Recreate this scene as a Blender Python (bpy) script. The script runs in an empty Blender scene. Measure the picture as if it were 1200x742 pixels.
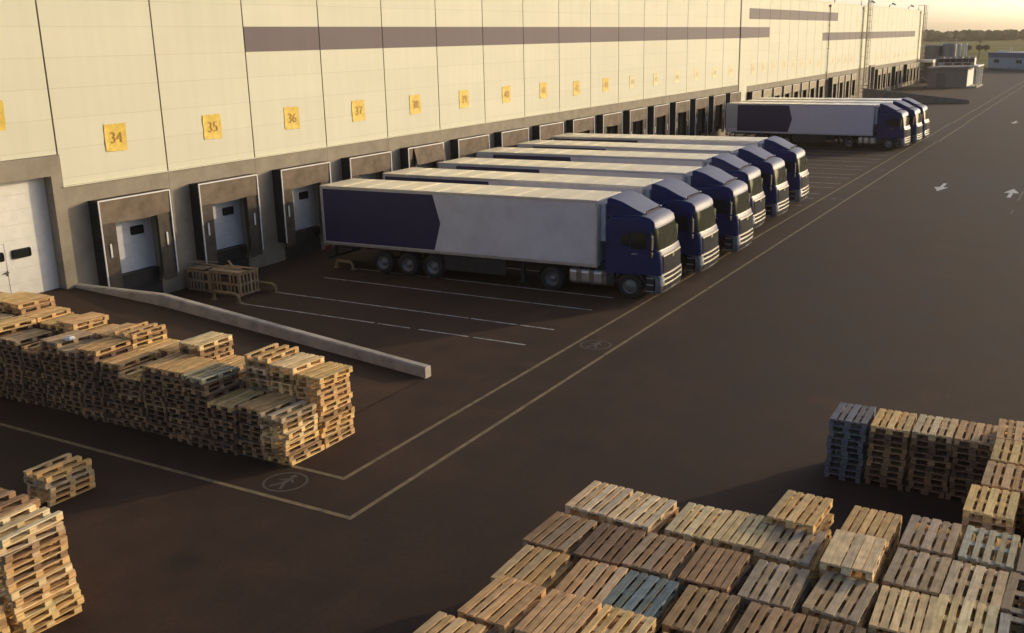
import bpy, bmesh, math, random
from mathutils import Vector, Matrix
R = math.radians
random.seed(11)
scene = bpy.context.scene
COL = scene.collection
XW = -1.57            # x of the warehouse face

# ------------------------------------------------------------------ materials
def nodes_of(name):
    m = bpy.data.materials.new(name); m.use_nodes = True
    nt = m.node_tree
    return m, nt, nt.nodes, nt.links, nt.nodes['Principled BSDF']

def mat(name, col, rough=.6, metal=0., var=.12, scale=3., bump=0., bscale=40., coat=0., rvar=0.12, grime=None, stretch=None, spec=.5):
    m, nt, N, L, b = nodes_of(name)
    b.inputs['Roughness'].default_value = rough; b.inputs['Metallic'].default_value = metal
    b.inputs['Specular IOR Level'].default_value = spec
    if coat: b.inputs['Coat Weight'].default_value = coat; b.inputs['Coat Roughness'].default_value = .08
    tc = N.new('ShaderNodeTexCoord')
    src = tc.outputs['Object']
    if stretch:
        mp = N.new('ShaderNodeMapping'); mp.inputs['Scale'].default_value = stretch; L.new(src, mp.inputs['Vector']); src = mp.outputs['Vector']
    n1 = N.new('ShaderNodeTexNoise'); n1.inputs['Scale'].default_value = scale; n1.inputs['Detail'].default_value = 6; n1.inputs['Roughness'].default_value = .65
    L.new(src, n1.inputs['Vector'])
    cr = N.new('ShaderNodeValToRGB'); L.new(n1.outputs['Fac'], cr.inputs['Fac'])
    lo = [max(0, c*(1-var*1.6)) for c in col]; hi = [min(1, c*(1+var)) for c in col]
    if grime: lo = grime
    cr.color_ramp.elements[0].position = .28; cr.color_ramp.elements[1].position = .62
    cr.color_ramp.elements[0].color = (*lo, 1); cr.color_ramp.elements[1].color = (*hi, 1)
    L.new(cr.outputs['Color'], b.inputs['Base Color'])
    mr = N.new('ShaderNodeMapRange'); L.new(n1.outputs['Fac'], mr.inputs['Value'])
    mr.inputs['To Min'].default_value = min(1, rough+rvar); mr.inputs['To Max'].default_value = max(.03, rough-rvar)
    L.new(mr.outputs['Result'], b.inputs['Roughness'])
    if bump:
        n2 = N.new('ShaderNodeTexNoise'); n2.inputs['Scale'].default_value = bscale; n2.inputs['Detail'].default_value = 4; L.new(src, n2.inputs['Vector'])
        bp = N.new('ShaderNodeBump'); bp.inputs['Strength'].default_value = bump; bp.inputs['Distance'].default_value = .02
        L.new(n2.outputs['Fac'], bp.inputs['Height']); L.new(bp.outputs['Normal'], b.inputs['Normal'])
    return m

def wood_mat(name):
    m, nt, N, L, b = nodes_of(name)
    tc = N.new('ShaderNodeTexCoord'); oi = N.new('ShaderNodeObjectInfo')
    at = N.new('ShaderNodeAttribute'); at.attribute_name = 'tone'
    mp = N.new('ShaderNodeMapping'); mp.inputs['Scale'].default_value = (34, 2.0, 34); L.new(tc.outputs['Object'], mp.inputs['Vector'])
    add = N.new('ShaderNodeVectorMath'); add.operation = 'ADD'
    cmb = N.new('ShaderNodeCombineXYZ'); L.new(oi.outputs['Random'], cmb.inputs['X']); L.new(oi.outputs['Random'], cmb.inputs['Y'])
    sc = N.new('ShaderNodeVectorMath'); sc.operation = 'SCALE'; sc.inputs['Scale'].default_value = 90; L.new(cmb.outputs['Vector'], sc.inputs[0])
    L.new(mp.outputs['Vector'], add.inputs[0]); L.new(sc.outputs['Vector'], add.inputs[1])
    n = N.new('ShaderNodeTexNoise'); n.inputs['Scale'].default_value = 1.; n.inputs['Detail'].default_value = 5; L.new(add.outputs['Vector'], n.inputs['Vector'])
    gr = N.new('ShaderNodeMapRange'); L.new(n.outputs['Fac'], gr.inputs['Value']); gr.inputs['From Min'].default_value = .3; gr.inputs['From Max'].default_value = .72
    gr.inputs['To Min'].default_value = .72; gr.inputs['To Max'].default_value = 1.16
    # broad stains and knots
    add2 = N.new('ShaderNodeVectorMath'); add2.operation = 'ADD'; L.new(tc.outputs['Object'], add2.inputs[0]); L.new(sc.outputs['Vector'], add2.inputs[1])
    n2 = N.new('ShaderNodeTexNoise'); n2.inputs['Scale'].default_value = 5.; n2.inputs['Detail'].default_value = 3; L.new(add2.outputs['Vector'], n2.inputs['Vector'])
    st = N.new('ShaderNodeMapRange'); L.new(n2.outputs['Fac'], st.inputs['Value']); st.inputs['From Min'].default_value = .36; st.inputs['From Max'].default_value = .58
    st.inputs['To Min'].default_value = .82; st.inputs['To Max'].default_value = 1.04
    def mul(a, c):
        x = N.new('ShaderNodeMix'); x.data_type = 'RGBA'; x.blend_type = 'MULTIPLY'; x.inputs[0].default_value = 1
        L.new(a, x.inputs[6]); L.new(c, x.inputs[7]); return x.outputs[2]
    c = mul(oi.outputs['Color'], at.outputs['Color']); c = mul(c, gr.outputs['Result']); c = mul(c, st.outputs['Result'])
    L.new(c, b.inputs['Base Color']); b.inputs['Roughness'].default_value = .82
    b.inputs['Specular IOR Level'].default_value = .25
    bp = N.new('ShaderNodeBump'); bp.inputs['Strength'].default_value = .35; bp.inputs['Distance'].default_value = .006
    L.new(n.outputs['Fac'], bp.inputs['Height']); L.new(bp.outputs['Normal'], b.inputs['Normal'])
    return m

def asphalt_mat():
    m, nt, N, L, b = nodes_of('asphalt')
    tc = N.new('ShaderNodeTexCoord'); P = tc.outputs['Object']
    def noise(scale, detail=5, st=None, rough=.6, ang=3):
        s = P
        if st:
            mp = N.new('ShaderNodeMapping'); mp.inputs['Scale'].default_value = st; mp.inputs['Rotation'].default_value = (0, 0, R(ang)); L.new(P, mp.inputs['Vector']); s = mp.outputs['Vector']
        n = N.new('ShaderNodeTexNoise'); n.inputs['Scale'].default_value = scale; n.inputs['Detail'].default_value = detail; n.inputs['Roughness'].default_value = rough
        L.new(s, n.inputs['Vector']); return n.outputs['Fac']
    def rng(v, a, c, lo, hi):
        r = N.new('ShaderNodeMapRange'); L.new(v, r.inputs['Value'])
        for k, x in zip(('From Min', 'From Max', 'To Min', 'To Max'), (a, c, lo, hi)): r.inputs[k].default_value = x
        return r.outputs['Result']
    def mth(a, c, op='MULTIPLY'):
        q = N.new('ShaderNodeMath'); q.operation = op
        L.new(a, q.inputs[0]) if not isinstance(a, float) else setattr(q.inputs[0], 'default_value', a)
        L.new(c, q.inputs[1]) if not isinstance(c, float) else setattr(q.inputs[1], 'default_value', c)
        return q.outputs[0]
    v = rng(noise(.09, 6), .3, .7, .70, 1.28)
    v = mth(v, rng(noise(.8, 6), .3, .7, .74, 1.24))
    v = mth(v, rng(noise(.35, 6, (1., .07, 1)), .35, .7, 1.10, .84))     # tyre wear along the lane
    v = mth(v, rng(noise(.4, 6, (.07, 1., 1)), .36, .7, 1.07, .90))      # and across, into the bays
    v = mth(v, rng(noise(9, 4), .3, .7, .80, 1.20))
    v = mth(v, rng(noise(30, 3), .3, .7, .72, 1.28))
    v = mth(v, rng(noise(.55, 6, (1., .05, 1), ang=33), .36, .66, 1.08, .88))
    v = mth(v, rng(noise(160, 2), .3, .7, .8, 1.2))
    # oil spots
    vo = N.new('ShaderNodeTexVoronoi'); vo.inputs['Scale'].default_value = .42; L.new(P, vo.inputs['Vector'])
    v = mth(v, rng(vo.outputs['Distance'], .05, .22, .62, 1.0))
    # paving seams: long joints parallel to the wall
    sx = N.new('ShaderNodeSeparateXYZ'); L.new(P, sx.inputs[0])
    wob = mth(rng(noise(.15, 3), 0., 1., -.35, .35), sx.outputs['X'], 'ADD')
    md = N.new('ShaderNodeMath'); md.operation = 'PINGPONG'; L.new(wob, md.inputs[0]); md.inputs[1].default_value = 2.05
    v = mth(v, rng(md.outputs[0], .0, .05, .82, 1.))
    # cracks
    vc = N.new('ShaderNodeTexVoronoi'); vc.feature = 'DISTANCE_TO_EDGE'; vc.inputs['Scale'].default_value = .16
    nw = N.new('ShaderNodeTexNoise'); nw.inputs['Scale'].default_value = .7; nw.inputs['Detail'].default_value = 5; L.new(P, nw.inputs['Vector'])
    vm = N.new('ShaderNodeVectorMath'); vm.operation = 'MULTIPLY_ADD'; L.new(nw.outputs['Color'], vm.inputs[0]); vm.inputs[1].default_value = (1.6, 1.6, 0); L.new(P, vm.inputs[2])
    L.new(vm.outputs[0], vc.inputs['Vector'])
    v = mth(v, rng(vc.outputs['Distance'], .0, .005, .84, 1.))
    cr = N.new('ShaderNodeValToRGB'); L.new(rng(noise(.22, 4), .35, .65, 0., 1.), cr.inputs['Fac'])
    cr.color_ramp.elements[0].color = (.047, .0258, .0158, 1); cr.color_ramp.elements[1].color = (.058, .0310, .0182, 1)
    x = N.new('ShaderNodeMix'); x.data_type = 'RGBA'; x.blend_type = 'MULTIPLY'; x.inputs[0].default_value = 1
    L.new(cr.outputs['Color'], x.inputs[6]); L.new(v, x.inputs[7]); L.new(x.outputs[2], b.inputs['Base Color'])
    L.new(rng(v, .5, 1.4, .72, .95), b.inputs['Roughness']); b.inputs['Specular IOR Level'].default_value = .28
    bp = N.new('ShaderNodeBump'); bp.inputs['Strength'].default_value = .5; bp.inputs['Distance'].default_value = .012
    L.new(noise(70, 3), bp.inputs['Height']); L.new(bp.outputs['Normal'], b.inputs['Normal'])
    return m

def paint_mat(name, col, wear=.5):
    """road paint worn through to the asphalt"""
    m, nt, N, L, b = nodes_of(name)
    tc = N.new('ShaderNodeTexCoord')
    n = N.new('ShaderNodeTexNoise'); n.inputs['Scale'].default_value = 2.6; n.inputs['Detail'].default_value = 9; n.inputs['Roughness'].default_value = .75; L.new(tc.outputs['Object'], n.inputs['Vector'])
    cr = N.new('ShaderNodeValToRGB'); L.new(n.outputs['Fac'], cr.inputs['Fac'])
    cr.color_ramp.elements[0].position = wear-.16; cr.color_ramp.elements[1].position = wear+.10
    cr.color_ramp.elements[0].color = (.085, .072, .064, 1); cr.color_ramp.elements[1].color = (*col, 1)
    L.new(cr.outputs['Color'], b.inputs['Base Color']); b.inputs['Roughness'].default_value = .8
    return m

def clad_mat(name, col, rough):
    m, nt, N, L, b = nodes_of(name)
    tc = N.new('ShaderNodeTexCoord')
    mp = N.new('ShaderNodeMapping'); mp.inputs['Scale'].default_value = (1, .25, .9); L.new(tc.outputs['Object'], mp.inputs['Vector'])
    n = N.new('ShaderNodeTexNoise'); n.inputs['Scale'].default_value = .8; n.inputs['Detail'].default_value = 6; L.new(mp.outputs['Vector'], n.inputs['Vector'])
    # rain streaks
    mp2 = N.new('ShaderNodeMapping'); mp2.inputs['Scale'].default_value = (1, 1.7, .10); L.new(tc.outputs['Object'], mp2.inputs['Vector'])
    n2 = N.new('ShaderNodeTexNoise'); n2.inputs['Scale'].default_value = 1.2; n2.inputs['Detail'].default_value = 4; L.new(mp2.outputs['Vector'], n2.inputs['Vector'])
    ad = N.new('ShaderNodeMath'); ad.operation = 'ADD'; L.new(n.outputs['Fac'], ad.inputs[0]); L.new(n2.outputs['Fac'], ad.inputs[1])
    mr = N.new('ShaderNodeMapRange'); L.new(ad.outputs[0], mr.inputs['Value']); mr.inputs['From Min'].default_value = .7; mr.inputs['From Max'].default_value = 1.25
    mr.inputs['To Min'].default_value = .955; mr.inputs['To Max'].default_value = 1.02
    at = N.new('ShaderNodeAttribute'); at.attribute_name = 'tone'
    x = N.new('ShaderNodeMix'); x.data_type = 'RGBA'; x.blend_type = 'MULTIPLY'; x.inputs[0].default_value = 1; x.inputs[6].default_value = (*col, 1); L.new(mr.outputs['Result'], x.inputs[7])
    y = N.new('ShaderNodeMix'); y.data_type = 'RGBA'; y.blend_type = 'MULTIPLY'; y.inputs[0].default_value = 1; L.new(x.outputs[2], y.inputs[6]); L.new(at.outputs['Color'], y.inputs[7])
    L.new(y.outputs[2], b.inputs['Base Color']); b.inputs['Roughness'].default_value = rough; b.inputs['Specular IOR Level'].default_value = .22
    w = N.new('ShaderNodeTexWave'); w.bands_direction = 'Z'; w.inputs['Scale'].default_value = 3.2; L.new(tc.outputs['Object'], w.inputs['Vector'])
    bp = N.new('ShaderNodeBump'); bp.inputs['Strength'].default_value = .10; bp.inputs['Distance'].default_value = .004; L.new(w.outputs['Fac'], bp.inputs['Height']); L.new(bp.outputs['Normal'], b.inputs['Normal'])
    return m

def glass_mat(name, col=(.02, .022, .022), rough=.06, ior=1.5):
    m, nt, N, L, b = nodes_of(name)
    b.inputs['Base Color'].default_value = (*col, 1); b.inputs['Roughness'].default_value = rough; b.inputs['IOR'].default_value = ior
    b.inputs['Specular IOR Level'].default_value = .16
    return m

def field_mat():
    m, nt, N, L, b = nodes_of('grass_field')
    tc = N.new('ShaderNodeTexCoord'); mp = N.new('ShaderNodeMapping'); mp.inputs['Scale'].default_value = (.3, 1, 1); L.new(tc.outputs['Object'], mp.inputs['Vector'])
    n = N.new('ShaderNodeTexNoise'); n.inputs['Scale'].default_value = .012; n.inputs['Detail'].default_value = 8; n.inputs['Roughness'].default_value = .7; L.new(mp.outputs['Vector'], n.inputs['Vector'])
    cr = N.new('ShaderNodeValToRGB'); L.new(n.outputs['Fac'], cr.inputs['Fac'])
    e = cr.color_ramp.elements; e[0].position = .35; e[1].position = .65
    e[0].color = (.085, .092, .005, 1); e[1].color = (.185, .165, .010, 1)
    L.new(cr.outputs['Color'], b.inputs['Base Color']); b.inputs['Roughness'].default_value = .95; b.inputs['Specular IOR Level'].default_value = .1
    return m

M = dict(
    asphalt=asphalt_mat(), field=field_mat(), wood=wood_mat('pallet_wood'),
    line_yellow=paint_mat('worn_yellow_line', (.28, .205, .095), .47), line_white=paint_mat('worn_white_line', (.50, .48, .45), .47),
    line_faint=paint_mat('faint_paint', (.13, .105, .07), .56), arrow=paint_mat('arrow_paint', (.62, .60, .56), .38),
    clad=clad_mat('cladding_cream', (.77, .742, .56), .65), stripe=clad_mat('cladding_stripe', (.185, .150, .155), .7),
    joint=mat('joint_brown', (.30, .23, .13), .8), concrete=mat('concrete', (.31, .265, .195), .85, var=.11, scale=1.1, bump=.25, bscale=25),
    concrete_light=mat('barrier_concrete', (.42, .37, .31), .85, var=.2, scale=1.6, bump=.25, bscale=25),
    roof=mat('roof_membrane', (.45, .44, .42), .8),
    black=mat('rubber_black', (.022, .021, .021), .75, var=.25), pit=mat('pit_dark', (.03, .028, .027), .8),
    curtain=mat('curtain_canvas', (.17, .125, .085), .85, var=.22, scale=1.6, bump=.4, bscale=5), curtain_lit=mat('lit_canvas', (.46, .38, .25), .85, var=.15, scale=1.6), concrete_dark=mat('shaded_concrete', (.21, .185, .16), .85, var=.15, scale=1.6, bump=.2, bscale=25), side_curtain=mat('side_curtain_canvas', (.078, .060, .043), .85, var=.25, scale=1.8, bump=.3, bscale=5),  # pale canvas: sunlight on the far curtains put into the colour
    trim=mat('white_trim', (.80, .78, .74), .45, var=.05), door=mat('door_white', (.62, .63, .64), .5, var=.06), opening_dark=mat('opening_dark', (.05, .048, .046), .7),
    sign=mat('sign_yellow', (.80, .55, .07), .6, var=.1, scale=5), sign_pale=mat('sign_glare', (.82, .70, .36), .6, var=.06, scale=5),  # pale signs and their digits have sun glare put into the colour
    digit=mat('digit_ink', (.46, .24, .04), .6, var=.1), digit_pale=mat('digit_glare', (.62, .46, .14), .6, var=.1),
    navy=mat('navy_paint', (.020, .027, .108), .42, var=.06, scale=2., coat=0, rvar=.05, spec=.22), navy_panel=mat('navy_panel', (.018, .018, .075), .5, var=.06, scale=1.2),
    white=mat('trailer_white', (.69, .645, .655), .45, var=.04, scale=.9, grime=[.58, .54, .55]), lilac=mat('trailer_grey', (.60, .545, .635), .5, var=.03), alu=mat('aluminium', (.55, .54, .53), .35, .8, var=.12, scale=3),
    block=mat('pale_block', (.42, .42, .45), .5, var=.05),
    roofwhite=mat('trailer_roof', (.86, .80, .66), .24, .35, var=.05, scale=.7, grime=[.72, .66, .54], rvar=.06), sky_sheen=mat('navy_sky_sheen', (.19, .20, .27), .5, 0, var=.06, rvar=.04, spec=.35),
    chassis=mat('chassis_black', (.022, .021, .022), .7, var=.25), rim=mat('rim_grey', (.20, .19, .185), .5, .4, var=.2), tyre=mat('tyre', (.02, .02, .02), .85, var=.2),
    glass=glass_mat('window_glass'), windshield=glass_mat('windshield_glass', (.040, .042, .028), .07, 1.22), bumper_grey=mat('bumper_grey', (.17, .165, .17), .55, .1, var=.1), chrome=mat('chrome', (.19, .175, .14), .5, .4, var=.15),
    lamp=glass_mat('lamp_glass', (.45, .44, .42), .12), plate=mat('number_plate', (.75, .75, .74), .5, var=.03), red=mat('red_lamp', (.32, .03, .02), .4), grille=mat('grille_black', (.022, .022, .026), .8, spec=.1),
    guide=mat('guide_rust', (.27, .19, .09), .6, var=.25, scale=5), steel=mat('galvanised', (.42, .40, .37), .5, .3, var=.15), steel_tan=mat('steel_tan', (.62, .53, .38), .6, .1, var=.1), steel_dark=mat('steel_dark', (.16, .13, .10), .6, .2, var=.2),
    hut=mat('hut_wall', (.27, .245, .23), .8, var=.06), hut_door=mat('hut_door', (.19, .17, .165), .7), cream=mat('cream_metal', (.80, .77, .68), .5, var=.05), tank=mat('tank_brown', (.24, .20, .175), .55, .2, var=.12, scale=.5),
    tank_grey=mat('tank_grey', (.25, .245, .235), .5, .3, var=.1, scale=.5), tank_white=mat('tank_white', (.75, .73, .66), .45, var=.04), blue_band=mat('blue_band', (.15, .155, .20), .6), shed=mat('shed_wall', (.44, .43, .42), .6, var=.05),
    leaf=mat('leaves', (.050, .075, .022), .9, var=.5, scale=.25), leaf_far=mat('wood_leaves', (.052, .082, .012), .95, var=.45, scale=.03), bark=mat('bark', (.10, .07, .05), .9), bag=mat('white_plastic', (.75, .74, .72), .4, var=.05),
    gravel=mat('verge_grass', (.085, .085, .04), .95, var=.4, scale=.4),
)

# ------------------------------------------------------------------ mesh builder
class MB:
    def __init__(s): s.v = []; s.f = []; s.m = []; s.t = []; s.sm = []
    def add(s, vs, fs, m=0, tone=1., smooth=False):
        o = len(s.v); s.v += [tuple(v) for v in vs]
        for f in fs: s.f.append([i+o for i in f]); s.m.append(m); s.t.append(tone); s.sm.append(smooth)
    def box(s, x0, y0, z0, x1, y1, z1, m=0, tone=1., M4=None):
        vs = [Vector(p) for p in ((x0,y0,z0),(x1,y0,z0),(x1,y1,z0),(x0,y1,z0),(x0,y0,z1),(x1,y0,z1),(x1,y1,z1),(x0,y1,z1))]
        if M4 is not None: vs = [M4 @ v for v in vs]
        s.add(vs, ((0,3,2,1),(4,5,6,7),(0,1,5,4),(1,2,6,5),(2,3,7,6),(3,0,4,7)), m, tone); return s
    def rbox(s, x0, y0, z0, x1, y1, z1, r=.03, seg=2, m=0, M4=None):
        bm = bmesh.new(); bmesh.ops.create_cube(bm, size=1)
        for v in bm.verts: v.co = Vector((x0+(v.co.x+.5)*(x1-x0), y0+(v.co.y+.5)*(y1-y0), z0+(v.co.z+.5)*(z1-z0)))
        bmesh.ops.bevel(bm, geom=list(bm.edges), offset=r, segments=seg, affect='EDGES', profile=.5)
        vs = [v.co.copy() for v in bm.verts]; bm.verts.index_update()
        if M4 is not None: vs = [M4 @ v for v in vs]
        s.add(vs, [[v.index for v in f.verts] for f in bm.faces], m); bm.free(); return s
    def tube(s, pts, r, n=8, m=0, cap=True):
        pts = [Vector(p) for p in pts]; rings = []
        for i, p in enumerate(pts):
            d = (pts[min(i+1, len(pts)-1)]-pts[max(i-1, 0)]).normalized()
            u = d.orthogonal().normalized() if abs(d.z) > .99 else d.cross(Vector((0,0,1))).normalized()
            w = d.cross(u).normalized(); rr = r[i] if isinstance(r, (list, tuple)) else r
            rings.append([p+(u*math.cos(a)+w*math.sin(a))*rr for a in [2*math.pi*k/n for k in range(n)]])
        vs = [v for q in rings for v in q]; fs = []
        for i in range(len(pts)-1):
            for k in range(n): fs.append((i*n+k, i*n+(k+1) % n, (i+1)*n+(k+1) % n, (i+1)*n+k))
        s.add(vs, fs, m, 1., True)
        if cap: s.add(rings[0], [list(range(n))[::-1]], m); s.add(rings[-1], [list(range(n))], m)
        return s
    def lathe(s, prof, c, axis='y', n=24, m=0, smooth=True):
        vs = []; k = len(prof)
        for i in range(n):
            a = 2*math.pi*i/n; ca, sa = math.cos(a), math.sin(a)
            for r, h in prof:
                p = (r*ca, h, r*sa) if axis == 'y' else (r*ca, r*sa, h)
                vs.append((c[0]+p[0], c[1]+p[1], c[2]+p[2]))
        fs = [(i*k+j, i*k+j+1, ((i+1) % n)*k+j+1, ((i+1) % n)*k+j) for i in range(n) for j in range(k-1)]
        s.add(vs, fs, m, 1., smooth); return s
    def prism(s, poly, y0, y1, m=0, axis='y'):
        """poly in x,z extruded along y (or poly in x,y extruded along z)"""
        n = len(poly); g = (lambda a, b, t: (a, t, b)) if axis == 'y' else (lambda a, b, t: (a, b, t))
        vs = [g(a, b, y0) for a, b in poly]+[g(a, b, y1) for a, b in poly]
        s.add(vs, [list(range(n))[::-1], list(range(n, 2*n))]+[(i, (i+1) % n, n+(i+1) % n, n+i) for i in range(n)], m); return s
    def mesh(s, name, mats):
        me = bpy.data.meshes.new(name); me.from_pydata(s.v, [], s.f)
        for m in mats: me.materials.append(M[m] if isinstance(m, str) else m)
        me.polygons.foreach_set('material_index', s.m); me.polygons.foreach_set('use_smooth', s.sm)
        ca = me.color_attributes.new('tone', 'FLOAT_COLOR', 'CORNER'); vals = []
        for f, t in zip(s.f, s.t):
            c = t if isinstance(t, tuple) else (t, t, t)
            vals += [c[0], c[1], c[2], 1.]*len(f)
        ca.data.foreach_set('color', vals)
        me.update()
        bm = bmesh.new(); bm.from_mesh(me); bmesh.ops.recalc_face_normals(bm, faces=bm.faces); bm.to_mesh(me); bm.free()
        return me
    def build(s, name, mats, parent=None, loc=(0,0,0), rot=(0,0,0), **kw):
        if isinstance(mats, str): mats = [mats]
        return link(name, s.mesh(name, mats), parent, loc, rot, **kw)

def link(name, me, parent=None, loc=(0,0,0), rot=(0,0,0), label=None, cat=None, group=None, kind=None):
    o = bpy.data.objects.new(name, me); COL.objects.link(o); o.location = loc; o.rotation_euler = rot; o.parent = parent
    return tag(o, label, cat, group, kind)
def tag(o, label=None, cat=None, group=None, kind=None):
    for k, v in (('label', label), ('category', cat), ('group', group), ('kind', kind)):
        if v: o[k] = v
    return o
def thing(name, label, cat, loc=(0,0,0), rz=0, group=None):
    return link(name, None, None, loc, (0, 0, rz), label, cat, group)
def copy_tree(o, parent=None):
    c = o.copy(); COL.objects.link(c); c.parent = parent
    for ch in o.children: copy_tree(ch, c)
    return c
ORD = 'zeroth first second third fourth fifth sixth seventh eighth ninth tenth eleventh twelfth thirteenth fourteenth fifteenth sixteenth seventeenth eighteenth nineteenth twentieth'.split()
TENS = {20: 'twenty', 30: 'thirty', 40: 'forty'}
def ordn(n):
    if n <= 20: return ORD[n]
    return TENS[n//10*10]+'-'+ORD[n % 10] if n % 10 else TENS[n//10*10]+'th'

# ------------------------------------------------------------------ camera, world, sun
cam = bpy.data.cameras.new('camera'); co = bpy.data.objects.new('camera', cam); COL.objects.link(co); scene.camera = co
cam.sensor_width = 36; cam.lens = 35.233; cam.clip_end = 9000; cam.clip_start = .1
fw = Vector((-.48786577, .83193239, -.26433974)); rt = Vector((.86553572, .50032811, -.02279677)); up = Vector((-.11329123, .23991725, .96416016))
co.matrix_world = Matrix(((rt.x, up.x, -fw.x, 31.6939), (rt.y, up.y, -fw.y, -34.9413), (rt.z, up.z, -fw.z, 9.8851), (0, 0, 0, 1)))
AZ, EL = R(32), R(11.4)
w = bpy.data.worlds.new('World'); scene.world = w; w.use_nodes = True
nt = w.node_tree; bg = nt.nodes['Background']; sky = nt.nodes.new('ShaderNodeTexSky'); sky.sky_type = 'NISHITA'; sky.sun_disc = False
sky.sun_elevation = EL; sky.sun_rotation = AZ; sky.air_density = 0.5; sky.dust_density = 2.5; sky.ozone_density = 1.0; sky.altitude = 100
nt.links.new(sky.outputs['Color'], bg.inputs['Color']); bg.inputs['Strength'].default_value = .15
sd = Vector((math.sin(AZ)*math.cos(EL), math.cos(AZ)*math.cos(EL), math.sin(EL)))
sl = bpy.data.lights.new('sun', 'SUN'); sl.energy = 2.0; sl.angle = R(.6); sl.color = (1., .78, .46)
so = bpy.data.objects.new('sun', sl); COL.objects.link(so); so.rotation_euler = sd.to_track_quat('Z', 'Y').to_euler(); so.location = sd*200
vs_ = scene.view_settings; vs_.view_transform = 'Standard'; vs_.look = 'None'; vs_.exposure = .28; vs_.gamma = 1
scene.cycles.max_bounces = 6

# ------------------------------------------------------------------ ground and markings
def flat(name, poly, z, m, thick=0):
    b = MB(); b.add([(x, y, z) for x, y in poly], [list(range(len(poly)))]); return b.build(name, m, kind='structure')
flat('field', [(-4000, -900), (4000, -900), (4000, 6000), (-4000, 6000)], -.02, 'field')
flat('asphalt_yard', [(-12, -80), (90, -80), (90, 205), (30, 232), (-12, 268)], 0, 'asphalt')
flat('grass_verge', [(-60, 190), (-12, 190), (-12, 268), (30, 232), (90, 205), (90, 213), (30, 240), (-12, 276), (-60, 300)], -.012, 'gravel')

DOCK = lambda d: 1.709+5.03*(d-36)
def strip(b, x0, y0, x1, y1, w, z):
    d = Vector((x1-x0, y1-y0)); n = Vector((-d.y, d.x)).normalized()*w/2
    b.add([(x0+n.x, y0+n.y, z), (x0-n.x, y0-n.y, z), (x1-n.x, y1-n.y, z), (x1+n.x, y1+n.y, z)], [(0, 1, 2, 3)])
b = MB(); XO, XI, YO, YI = 18.55, 17.11, -19.66, -18.115
strip(b, XO, YO-.07, XO, 67, .12, .004); strip(b, XO+.12, 67, XO+.12, 88, .14, .004); strip(b, XO, 89, XO, 225, .12, .004)
strip(b, XI, YI-.07, XI, 88, .12, .004); strip(b, XI+.1, 88.5, XI+.1, 225, .14, .004)
strip(b, XO-.07, YO, -10, YO, .12, .0045); strip(b, XI-.07, YI, -10, YI, .12, .0045)
b.build('walkway_line', 'line_yellow', kind='structure')
b = MB(); LC = -3.245+5.03
for d in range(34, 51):
    for s in (-1, 1):
        y = LC+5.03*(d-36)+s*1.489
        if d == 34 and s < 0: continue
        x0 = 2.62; xe = 15.65+random.uniform(-.05, .12)
        if d in (34, 35) and s > -2 and y < -4.5:   # the two worn lines beside the pallets are broken
            for a, c in ((x0, 9.3), (9.45, 10.9), (11.3, 13.4), (13.6, xe)) if d == 34 else ((x0, 12.1), (12.2, 14.2), (14.3, xe)): strip(b, a, y, c, y, .10, .004)
        else: strip(b, x0, y, xe+(.9 if d > 40 else 0), y, .10, .004)
b.build('bay_line', 'line_white', kind='structure')
def ring(b, cx, cy, r, wd, z, n=40, a0=0, a1=2*math.pi):
    vs = []; 
    for i in range(n+1):
        a = a0+(a1-a0)*i/n; vs += [(cx+r*math.cos(a), cy+r*math.sin(a), z), (cx+(r-wd)*math.cos(a), cy+(r-wd)*math.sin(a), z)]
    b.add(vs, [(2*i, 2*i+1, 2*i+3, 2*i+2) for i in range(n)])
def walker(cx, cy, z):
    b = MB(); ring(b, cx, cy, .54, .06, z)
    # a small walking figure: head, trunk, arms, legs
    ring(b, cx-.02, cy+.33, .075, .075, z+.001, 12)
    for (x0, y0, x1, y1, w_) in ((0, .24, 0, -.05, .13), (0, .2, -.2, .02, .06), (0, .2, .2, .05, .06), (0, -.03, -.17, -.36, .08), (0, -.03, .17, -.36, .08)): strip(b, cx+x0, cy+y0, cx+x1, cy+y1, w_, z+.0005*(1+abs(x1)*9))
    return b
b = MB()
for cx, cy in ((15.98, -18.89), (17.81, -5.75), (17.75, 28.7), (17.9, 43.6), (18.0, 62.4)):
    q = walker(cx, cy, .004); b.add(q.v, q.f)
b.build('pedestrian_symbol', 'line_faint', kind='structure')
def arrow(b, x, y0, y1, k=1.):
    L = y1-y0; sg = 1 if L > 0 else -1; L = abs(L)
    def p(u, v): return (x+u*sg*k, y0+sg*v, .004)
    b.add([p(-.14, 0), p(.14, 0), p(.14, L*.52), p(-.14, L*.52)], [(0, 1, 2, 3)]); b.add([p(-.55, L*.50), p(.55, L*.50), p(0, L)], [(0, 1, 2)])
b = MB(); arrow(b, 23.0, 38.1, 34.3, .8); arrow(b, 27.25, 33.0, 37.0, .8); arrow(b, 23.3, 92.5, 88.6, .8); arrow(b, 27.2, 118, 122, .8)
b.build('lane_arrow', 'arrow', kind='structure')
b = MB(); strip(b, 27.85, 31.9, 27.85, 36, .12, .004); strip(b, 27.85, 26.8, 27.85, 28.3, .1, .004)
b.build('lane_line', 'line_faint', kind='structure')

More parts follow.
